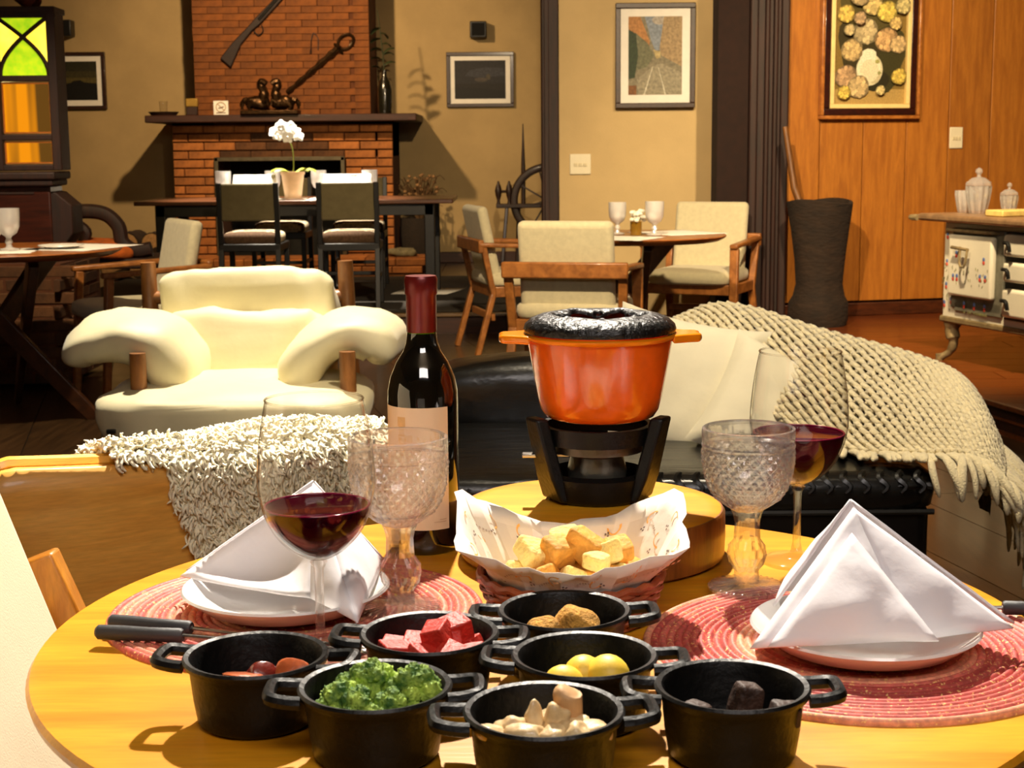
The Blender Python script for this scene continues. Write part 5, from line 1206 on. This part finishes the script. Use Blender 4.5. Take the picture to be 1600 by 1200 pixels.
for k in range(3):
    a = (math.radians(-28), math.radians(208), PI/2)[k]
    ca_, sa_ = math.cos(a), math.sin(a); tx = Vector((-sa_, ca_, 0)); rd = Vector((ca_, sa_, 0))
    lv = []
    for rr, z, hw in ((.048, .002, .022), (.058, .028, .018), (.074, .092, .013)):
        for dr_ in (0, .015):
            for s in (-1, 1): lv.append(tuple(rd*(rr+dr_-.008)+tx*(s*hw)+Vector((0, 0, z))))
    fs = []
    for q in (0, 4): fs += [(q, q+1, q+5, q+4), (q+2, q+6, q+7, q+3), (q, q+4, q+6, q+2), (q+1, q+3, q+7, q+5)]
    fs += [(0, 2, 3, 1), (8, 9, 11, 10)]
    MB().add(lv, fs).build('upright', M_CAST, bn, bev=.003)
MB().lathe([(.053, .062), (.060, .062), (.061, .080), (.054, .080)], 48, closed=True).build('top_ring', M_CAST, bn, ang=50)
MB().lathe([(0, .012), (.030, .012), (.032, .03), (.028, .046), (.012, .050), (.010, .046), (0, .046)], 36).build('fuel_cup', pm('burner_steel', L(120, 116, 104), .35, .8), bn)
MB().lathe([(.044, .052), (.050, .052), (.050, .060), (.044, .060)], 40, closed=True).build('burner_plate', pm('worn_steel', L(110, 104, 90), .45, .7), bn, ang=50)
MB().box((-.055, -.02, .050), (.05, .012, .004)).build('damper_lever', M_STEEL, bn, bev=.001)
FZ = ZB+.0865
fo = thing('fondue_pot', 'orange enamel fondue pot on the black burner', 'pot', (BC[0]+.003, BC[1], FZ))
M_ENO = pm('orange_enamel', L(232, 100, 18), .18, var=.14, sc=16, coat=.6, bump=.03, bsc=20, bd=.003)
M_ENY = pm('orange_enamel_rim', L(246, 138, 16), .2, var=.05, coat=.5, bump=0)
MB().lathe([(0, 0), (.050, 0), (.058, .003), (.0625, .010), (.066, .024), (.076, .080), (.0765, .086), (.073, .086), (.072, .08), (.060, .018), (0, .006)], 72).build('body', M_ENO, fo, ang=60)
MB().lathe([(.0755, .084), (.0815, .0865), (.0825, .089), (.080, .091), (.073, .0895)], 72, closed=True).build('rim', M_ENY, fo, ang=60)
for s in (-1, 1):
    pol = [(.074, -.034), (.084, -.027), (.094, -.022), (.104, -.019), (.1065, -.012), (.1045, -.004), (.1045, .004), (.1065, .012), (.104, .019), (.094, .022), (.084, .027), (.074, .034)]
    MB().prism([(s*x, y) for x, y in (pol if s > 0 else pol[::-1])], .0815, .0905).build('handle', M_ENY, fo, bev=.003, seg=3)
ld = thing('fondue_lid_ring', 'black domed splatter guard with a scalloped hole', 'lid', (BC[0]+.003, BC[1], FZ+.0912))
M_LID = pm('lid_iron', L(22, 21, 20), .34, .25, var=.4, sc=50, bump=.35, bsc=120, spec=.6, bd=.0025)
def lidfn(r, z, a):
    if r < .0565 and z > .012: k = min(1, (.0565-r)/.012); return r+.007*k*math.cos(6*a), z+.0022*k*math.cos(6*a)
    return r, z
MB().lathe([(.072, 0), (.0795, .001), (.0805, .004), (.079, .009), (.073, .0145), (.064, .0180), (.056, .0195), (.050, .0195), (.044, .0175), (.041, .014), (.041, .0125), (.05, .015), (.06, .013), (.07, .007)], 96, fn=lidfn, closed=True).build('dome', M_LID, ld, ang=60)
for i in range(6):
    a = 2*PI*i/6+PI/6; MB().pillow((.040*math.cos(a), .040*math.sin(a), .0150), (.011, .011, .008), .9, .9, 12, 8).build('fork_rest', M_LID, ld, ang=180)

# ================================================================== wine bottle
bo = thing('wine_bottle', 'dark red-wine bottle with cream label and burgundy capsule', 'bottle', (-.0945, 1.605, ZT0))
BP = [(0, .012), (.025, .006), (.033, 0), (.036, .004), (.0368, .012), (.0372, .160), (.0368, .172), (.034, .186), (.027, .202), (.020, .213), (.0168, .222), (.0152, .235), (.0148, .262), (.0148, .289), (0, .289)]
MB().lathe(BP, 56).build('glass_body', pm('bottle_glass', L(10, 11, 8), .04, var=.1, coat=1, spec=.8, bump=0), bo, ang=60)
MB().lathe([(.0154, .2335), (.0160, .2345), (.0160, .272), (.0172, .274), (.0174, .2895), (.016, .2925), (0, .2932), (0, .29), (.0152, .288)], 40).build('capsule', pm('capsule_burgundy', L(104, 22, 20), .3, .3, var=.15, bump=.02), bo, ang=50)
MB().lathe([(.0156, .2255), (.0155, .2335), (.0150, .2335), (.0150, .2255)], 40, closed=True).build('neck_glass', pm('green_neck_glass', L(70, 110, 10), .1, coat=1, bump=0), bo)  # green glass of the empty neck, light through it put into the colour
def cyl(a, z, r=.03755): return (r*math.cos(a), r*math.sin(a), z)
A0, A1 = math.radians(-90-112), math.radians(-90+46)
MB().grid(lambda u, v: cyl(A0+(A1-A0)*u, .028+.130*v), 40, 8).build('label', pm('label_paper', L(226, 204, 168), .7, var=.02, sc=4, bump=.02), bo, ang=180)
def decal(a0, a1, z0, z1, n=4): return MB().grid(lambda u, v: cyl(a0+(a1-a0)*u, z0+(z1-z0)*v, .03775), n, 2)
dg = math.radians; cr = MB()
for a, z, w_, h in ((-124, .138, 15, .010), (-124, .128, 11, .010), (-123, .117, 14, .009), (-123, .107, 9, .010), (-123, .098, 5, .008)):
    cr.grid(lambda u, v: cyl(dg(a-w_/2+w_*u), z+h*v, .0378), 4, 2)
cr.build('label_crest', pm('crest_ochre', L(216, 178, 118), .6), bo, ang=180)
tx = MB()
for a, b, z, h in ((-165, -128, .0905, .0008), (-104, -82, .0905, .0008), (-160, -157, .066, .016), (-146, -143, .066, .016), (-132, -129, .066, .016), (-112, -100, .080, .0012), (-112, -109, .066, .016), (-96, -93, .066, .016), (-84, -81, .066, .016), (-68, -65, .066, .016), (-72, -50, .036, .0007), (-62, -50, .0385, .0007)):
    tx.grid(lambda u, v: cyl(dg(a+(b-a)*u), z+h*v, .0378), 6, 1)
tag(tx.build('label_lettering', pm('label_faint_ink', L(196, 166, 128), .6), bo, ang=180), kind='stuff')

# ================================================================== wine glasses
M_GLASS = thin_glass('wine_glass_clear', (.985, .98, .97), 1.42)
def wine_mat():
    m, t, b, out = nt('red_wine'); tc = N(t, 'TexCoord'); n1 = N(t, 'TexNoise', Scale=12.0); t.links.new(tc.outputs['Object'], n1.inputs['Vector'])
    c = mixc(t, n1.outputs[0], (.022, .0, .003), (.045, .0, .008)); t.links.new(c, b.inputs['Base Color'])
    b.inputs['Roughness'].default_value = .02; b.inputs['Transmission Weight'].default_value = .18; b.inputs['IOR'].default_value = 1.2
    return m
M_WINE = wine_mat(); M_WINEE = pm('wine_edge_magenta', L(130, 14, 58), .1, coat=1, bump=0)
BOWL = [(.004, .080), (.012, .0825), (.024, .090), (.036, .103), (.0445, .120), (.0488, .138), (.0495, .152), (.0478, .175), (.0445, .198), (.0408, .2175)]
def bowl_r(z):
    for (r0, z0), (r1, z1) in zip(BOWL, BOWL[1:]):
        if z0 <= z <= z1: return r0+(r1-r0)*(z-z0)/(z1-z0)
    return BOWL[0][0]
BS = catmull([(r, 0, z) for r, z in BOWL], 4); BSP = [(p.x, p.z) for p in BS]
def wine_glass(lb, x, y, level):
    r = thing('wine_glass', lb, 'wine glass', (x, y, ZT0+.001))
    MB().lathe([(0, .079)]+BSP, 72).build('bowl', M_GLASS, r, ang=180)
    MB().tube([(BSP[-1][0]*math.cos(2*PI*i/72), BSP[-1][0]*math.sin(2*PI*i/72), BSP[-1][1]) for i in range(72)], [.0009][0], 6, True).build('rim', M_GLASS, r, ang=180)
    MB().lathe([(.0345, 0), (.0355, .001), (.034, .0022), (.018, .004), (.0065, .009), (.0042, .02), (.0038, .05), (.0042, .072), (.0075, .0785), (0, .0795)], 40).build('stem', cut_glass('stem_glass_'+str(int(x*100)), (.97, .95, .92), .35, 1.35, .02), r, ang=180)
    wp = [(0, .0835)]+[(a-.0016, b+.0012) for a, b in BSP if .0815 < b < level-.001]
    rl = np.interp(level, [b for a, b in BSP], [a for a, b in BSP])-.0016
    wp += [(rl, level), (rl-.002, level-.0006), (0, level-.0006)]
    MB().lathe(wp, 64).build('wine', M_WINE, r, ang=50)
    MB().tube([((rl-.0012)*math.cos(2*PI*i/64), (rl-.0012)*math.sin(2*PI*i/64), level) for i in range(64)], .0011, 6, True).build('wine_edge', M_WINEE, r, ang=180)
wine_glass('glass of red wine in front of the left napkin', -.165, 1.262, .127)
wine_glass('glass of red wine behind the right goblet', .291, 1.535, .134)

# ================================================================== diamond-cut goblets
M_CRYST = cut_glass('crystal', (.985, .975, .97), .5, 1.14, .15)
M_CRYST2 = cut_glass('crystal_stem', (.99, .985, .98), .4, 1.25, .035)
M_CRYIN = thin_glass('crystal_inner', (.99, .985, .98))
def gob_outer(z):   # radius of bowl
    return float(np.interp(z, [.078, .082, .09, .10, .112, .125, .140, .158], [.013, .020, .030, .0365, .0405, .0425, .0432, .0428]))
def goblet(lb, x, y, s, z0):
    r = thing('crystal_goblet', lb, 'goblet', (x, y, z0)); r.scale = (s, s, s)
    n = 224; prof = []
    zs = [.0785+i*(.139-.0785)/52 for i in range(53)]
    NN = 26; hz = .0100
    def fn(q, z, a):
        if .0795 < z < .1385 and q > .012:
            t = a*NN/(2*PI); s1 = (t+z/hz) % 1; s2 = (t-z/hz) % 1
            h = min(1-abs(2*s1-1), 1-abs(2*s2-1)); return q*(1)+.0028*h*min(1, (z-.079)/.012), z
        return q, z
    outer = [(gob_outer(z), z) for z in zs]
    MB().lathe(outer+[(.0425, .1395)], n, fn=fn).build('cut_bowl', M_CRYST, r, ang=12)
    MB().lathe([(.0425, .1395), (.0445, .1405), (.0447, .1425), (.0436, .144), (.0440, .150), (.0446, .1545), (.0440, .158), (.0425, .159), (.0412, .157), (.0408, .14), (.0395, .125), (.034, .105), (.022, .088), (0, .084)][:9], 96, fn=lambda q, z, a: (q+(.0007*math.cos(40*a) if .1435 < z < .1505 and q > .0425 else 0), z)).build('rim', M_CRYST, r, ang=30)
    MB().lathe([(.0408, .1585), (.0408, .14), (.0395, .125), (.034, .105), (.022, .088), (0, .084)], 64).build('inner_bowl', M_CRYIN, r, ang=180)
    MB().lathe([(0, .0055), (.012, .0065), (.034, .0045), (.0372, .003), (.0368, .0005), (.034, 0), (0, 0)], 96, fn=lambda q, z, a: (q*(1+(.012*math.cos(32*a) if q > .03 else 0)), z+(.0006*math.cos(32*a) if .01 < q < .036 and z > .003 else 0))).build('foot', M_CRYST2, r, ang=20)
    MB().lathe([(.012, .006), (.0115, .018), (.0125, .020), (.0165, .026), (.0185, .034), (.0175, .042), (.0125, .050), (.0118, .066), (.0135, .074), (.0155, .0785), (0, .080)], 48, fn=lambda q, z, a: (q*(1+(.07*math.cos(12*a+z*260) if .02 < z < .05 else .035*math.cos(8*a))), z)).build('stem', M_CRYST2, r, ang=20)
    return r
goblet('diamond-cut crystal goblet beside the wine bottle', -.1035, 1.362, 1.02, ZT0+.006)
goblet('diamond-cut crystal goblet beside the right napkin', .222, 1.420, .985, ZT0+.006)

# ================================================================== bread basket
KC = (.052, 1.354)
bk = thing('bread_basket', 'small woven wicker bread basket in front of the wooden block', 'basket', (KC[0], KC[1], ZT0))
M_WICK = pm('wicker', L(150, 74, 36), .55, var=.3, sc=50, bump=.15, coat=.2)
MB().lathe([(0, .002), (.070, .002), (.070, .006), (0, .006)], 40).build('bottom', M_WICK, bk)
for k in range(9):
    z = .006+k*.0040; rr = .070+.0120*(k/8)
    MB().tube([((rr+.0022*math.cos(12*a+(PI if k % 2 else 0)))*math.cos(a), (rr+.0022*math.cos(12*a+(PI if k % 2 else 0)))*math.sin(a), z+.001*math.sin(5*a+k)) for a in [2*PI*i/96 for i in range(96)]], .0026, 6, True).build('strand', M_WICK, bk)
sk_ = MB().tube([(0, 0, 0), (.0058, 0, .018), (.0120, 0, .036)], .0022, 6)
s0 = sk_.build('stake', M_WICK, bk, loc=(.0700, 0, .004))
for i in range(1, 24):
    a = 2*PI*i/24; c = copy_tree(s0, bk); c.location = (.07*math.cos(a), .07*math.sin(a), .004); c.rotation_euler = (0, 0, a)
MB().tube([((.083)*math.cos(a), .083*math.sin(a), .0425+.0012*math.sin(24*a)) for a in [2*PI*i/96 for i in range(96)]], .0036, 7, True).build('rim', M_WICK, bk)
# paper liner
ln = thing('paper_liner', 'printed white paper liner folded inside the bread basket', 'paper', (KC[0], KC[1], ZT0))
RIMP = [(-35, .116, .074), (-20, .104, .082), (-5, .099, .086), (20, .110, .108), (36, .099, .094), (52, .092, .080), (70, .087, .068), (90, .085, .062), (112, .088, .066), (132, .096, .082), (146, .101, .092), (160, .112, .108), (170, .104, .104), (184, .100, .090), (212, .117, .076), (232, .097, .068), (252, .092, .064), (270, .090, .062), (290, .092, .063), (308, .096, .068), (325, .116, .074)]
RA = [math.radians(p[0]) for p in RIMP]
def liner(th, t):
    th = (th-RA[0]) % (2*PI)+RA[0]
    R = float(np.interp(th, RA, [p[1] for p in RIMP])); edge = float(np.interp(th, RA, [p[2] for p in RIMP]))
    c = math.cos(th); sn_ = math.sin(th)
    if t < .40: q = t/.40; r = .062*q; z = .010
    elif t < .72: q = (t-.40)/.32; r = .062+.013*q; z = .010+.034*q
    else: q = (t-.72)/.28; r = .075+(R-.075)*q; z = .044+(edge+.004-.044)*q**.9
    fold = .012*abs(((th*3.1) % 2)-1)*max(0, t-.72)
    w_ = max(0, t-.45)*.014; q3 = Vector((c*3.2, sn_*3.2, t*3)); dr = noise.noise(q3*1.3)*w_; dz = noise.noise(q3*2.1+Vector((5, 0, 0)))*w_*.8
    return Vector(((r+fold+dr)*c, (r+fold+dr)*sn_, z+dz))
M_LINER = pm('liner_paper', L(236, 226, 212), .7, var=.03, sc=8, bump=.05, bsc=50)
MB().grid(lambda u, v: tuple(liner(2*PI*u, v)), 44, 10, wu=True).build('sheet', M_LINER, ln, ang=9, solid=.0004)
og, gr = MB(), MB()
def patch(mb, th, t, pts, sc_, flip):
    e = .01; a_ = liner(th+e, t)-liner(th-e, t); b_ = liner(th, t+e)-liner(th, t-e); lu, lv = a_.length/(2*e), b_.length/(2*e)
    n = a_.normalized().cross(b_.normalized()).normalized()*(.0016*flip)
    mb.add([tuple(liner(th+x*sc_/lu, min(t+y*sc_/lv, .99))+n) for x, y in pts], [tuple(range(len(pts)))] if len(pts) <= 4 else [(i, i+1, len(pts)-2-i, len(pts)-1-i) for i in range(len(pts)//2-1)])
def crescent(rot):
    o = [(math.cos(a+rot), math.sin(a+rot)) for a in [-.3+i*.42 for i in range(9)]]; i_ = [(.72*math.cos(a+rot)+.12*math.cos(rot+1.4), .72*math.sin(a+rot)+.12*math.sin(rot+1.4)) for a in [-.3+i*.42 for i in range(9)]]
    return o+i_[::-1]
random.seed(31)
# (angle, height along sheet, side): camera side outer faces carry th about -90 deg, inner faces at the back
spots = [(-2.1, .86, 1), (-1.75, .90, 1), (-1.35, .88, 1), (-1.0, .87, 1), (-.65, .84, 1), (-2.45, .84, 1), (-.3, .90, 1), (-2.8, .90, 1), (.25, .80, -1), (.55, .88, -1), (2.8, .80, -1), (2.5, .88, -1), (1.0, .88, -1), (2.1, .88, -1), (.15, .92, -1), (3.0, .92, -1)]
for i, (th, t, sd_) in enumerate(spots):
    for fl_ in ((1,), (-1,)):
        patch(og, th, t, crescent(i*1.3), .0072, fl_[0])
        for q in range(3): patch(gr, th+.08, t-.05, [(-.3+.28*math.cos(q*2.1), -.2+.28*math.sin(q*2.1)), (.0+.28*math.cos(q*2.1), -.2+.28*math.sin(q*2.1)), (.0+.28*math.cos(q*2.1), .1+.28*math.sin(q*2.1)), (-.3+.28*math.cos(q*2.1), .1+.28*math.sin(q*2.1))], .0065, fl_[0])
tx2, tx3 = MB(), MB()
for th, t in ((-1.95, .80), (-1.55, .82), (-1.15, .80), (-2.3, .84), (-.85, .82), (.38, .82), (2.62, .82)):
    for i in range(9):
        x = i*.34
        for fl_ in (1, -1):
            patch(tx3 if i > 5 else tx2, th, t, [(x, x*.8), (x+.2, x*.8+.12), (x+.13, x*.8+.42), (x-.07, x*.8+.3)], .007, fl_)
            if i % 2 == 0: patch(tx2, th, t, [(x, x*.8-.25), (x+.3, x*.8-.05), (x+.3, x*.8), (x, x*.8-.2)], .007, fl_)
for mb_, nm_, cl_ in ((og, 'orange_swirl_print', (240, 176, 92)), (gr, 'clover_print', (120, 100, 88)), (tx2, 'grey_lettering', (196, 178, 162)), (tx3, 'orange_lettering', (238, 190, 150))):
    tag(mb_.build(nm_, pm(nm_+'_ink', L(*cl_), .7, bump=0), ln, ang=180), kind='stuff')
# bread
M_CRUMB = pm('bread_crumb', L(246, 222, 140), .85, var=.12, sc=80, bump=.4, bsc=180, bd=.002, col2=L(248, 214, 120))
M_CRUST = pm('bread_crust', L(222, 156, 58), .7, var=.25, sc=60, bump=.3, bsc=150, bd=.002)
random.seed(8)
BR = [(-.045, .0, .028, .030, 0), (-.022, -.016, .030, .030, 1), (.002, -.02, .030, .026, 0), (.028, -.018, .032, .030, 1), (.05, -.008, .030, .026, 0), (-.03, .02, .032, .032, 0), (.0, .018, .034, .034, 1), (.03, .02, .036, .034, 0), (.052, .016, .030, .026, 1),
      (-.034, .002, .050, .030, 0), (-.012, -.002, .052, .028, 1), (.012, .002, .056, .034, 1), (.034, -.002, .050, .026, 0), (.022, -.022, .048, .022, 0), (.044, .006, .052, .024, 1), (-.004, .02, .058, .026, 0)]
for x, y, z, s, k in BR:
    b = MB().pillow((0, 0, 0), (s, s*random.uniform(.7, 1), s*random.uniform(.6, .9)), .3, .3, 20, 12)
    b.v = [tuple(Vector(p)*(1+.14*noise.noise(Vector(p)*75+Vector((x*90, z*50, 0))))) for p in b.v]
    tag(b.build('bread_cube', M_CRUST if k else M_CRUMB, loc=(KC[0]+x, KC[1]+y, ZT0+z+.010), rot=(random.uniform(-.6, .6), random.uniform(-.6, .6), random.uniform(0, 3)), ang=70), 'golden bread cube heaped in the paper-lined basket', 'bread', 'bread cubes')
# ================================================================== one label for each piece of food, sub-parts under their parts
ORD = ['leftmost', 'second from left', 'third from left', 'fourth from left', 'fifth from left', 'sixth from left', 'seventh from left', 'eighth from left', 'ninth from left']
def relabel(group, noun, where, zcut):
    obs = [o for o in COL.objects if o.get('group') == group and o.get('label', '').startswith(noun[1])]
    for up in (True, False):
        lay = sorted([o for o in obs if (o.location.z > zcut) == up], key=lambda o: o.location.x)
        for i, o in enumerate(lay):
            pos = 'the rightmost' if (i == len(lay)-1 and i > 1) else ORD[i]
            o['label'] = f"{noun[0]} {'on top of the heap' if up else 'low'} in {where}, {pos}"
relabel('bread cubes', ('golden bread cube', 'golden'), 'the paper-lined basket', ZT0+.055)
relabel('guava cubes', ('red guava paste cube', 'red'), 'its black pot', ZT0+.045)
relabel('broccoli florets', ('green broccoli floret', 'green'), 'its black pot', ZT0+.042)
relabel('mushroom pieces', ('pale mushroom piece', 'pale'), 'the front black pot', ZT0+.0445)
def under(thing_name, part, kids):
    for t in [o for o in COL.objects if o.parent is None and o.name.split('.')[0] == thing_name]:
        ch = [o for o in COL.objects if o.parent == t]
        pt_ = [o for o in ch if o.name.split('.')[0] == part]
        if not pt_: continue
        for o in ch:
            if o.name.split('.')[0] in kids: o.parent = pt_[0]
under('wine_bottle', 'label', ('label_crest', 'label_lettering'))
under('wine_glass', 'wine', ('wine_edge',))
under('wine_glass', 'bowl', ('rim',))
under('spinning_wheel', 'wheel_rim', ('spoke', 'hub'))
under('plant_vase', 'stem', ('leaf',))
under('potted_orchid', 'stem', ('flower',))
under('stained_glass_cabinet', 'plaque', ('carved_lettering',))
under('stained_glass_cabinet', 'frame', ('tracery', 'lead'))
under('lounge_armchair', 'back_cushion', ('button',))
under('lounge_armchair', 'seat_cushion', ('buckle',))
under('leather_chaise', 'seat_cushion', ('piping', 'pleats'))
under('framed_picture', 'mount', ('print',))
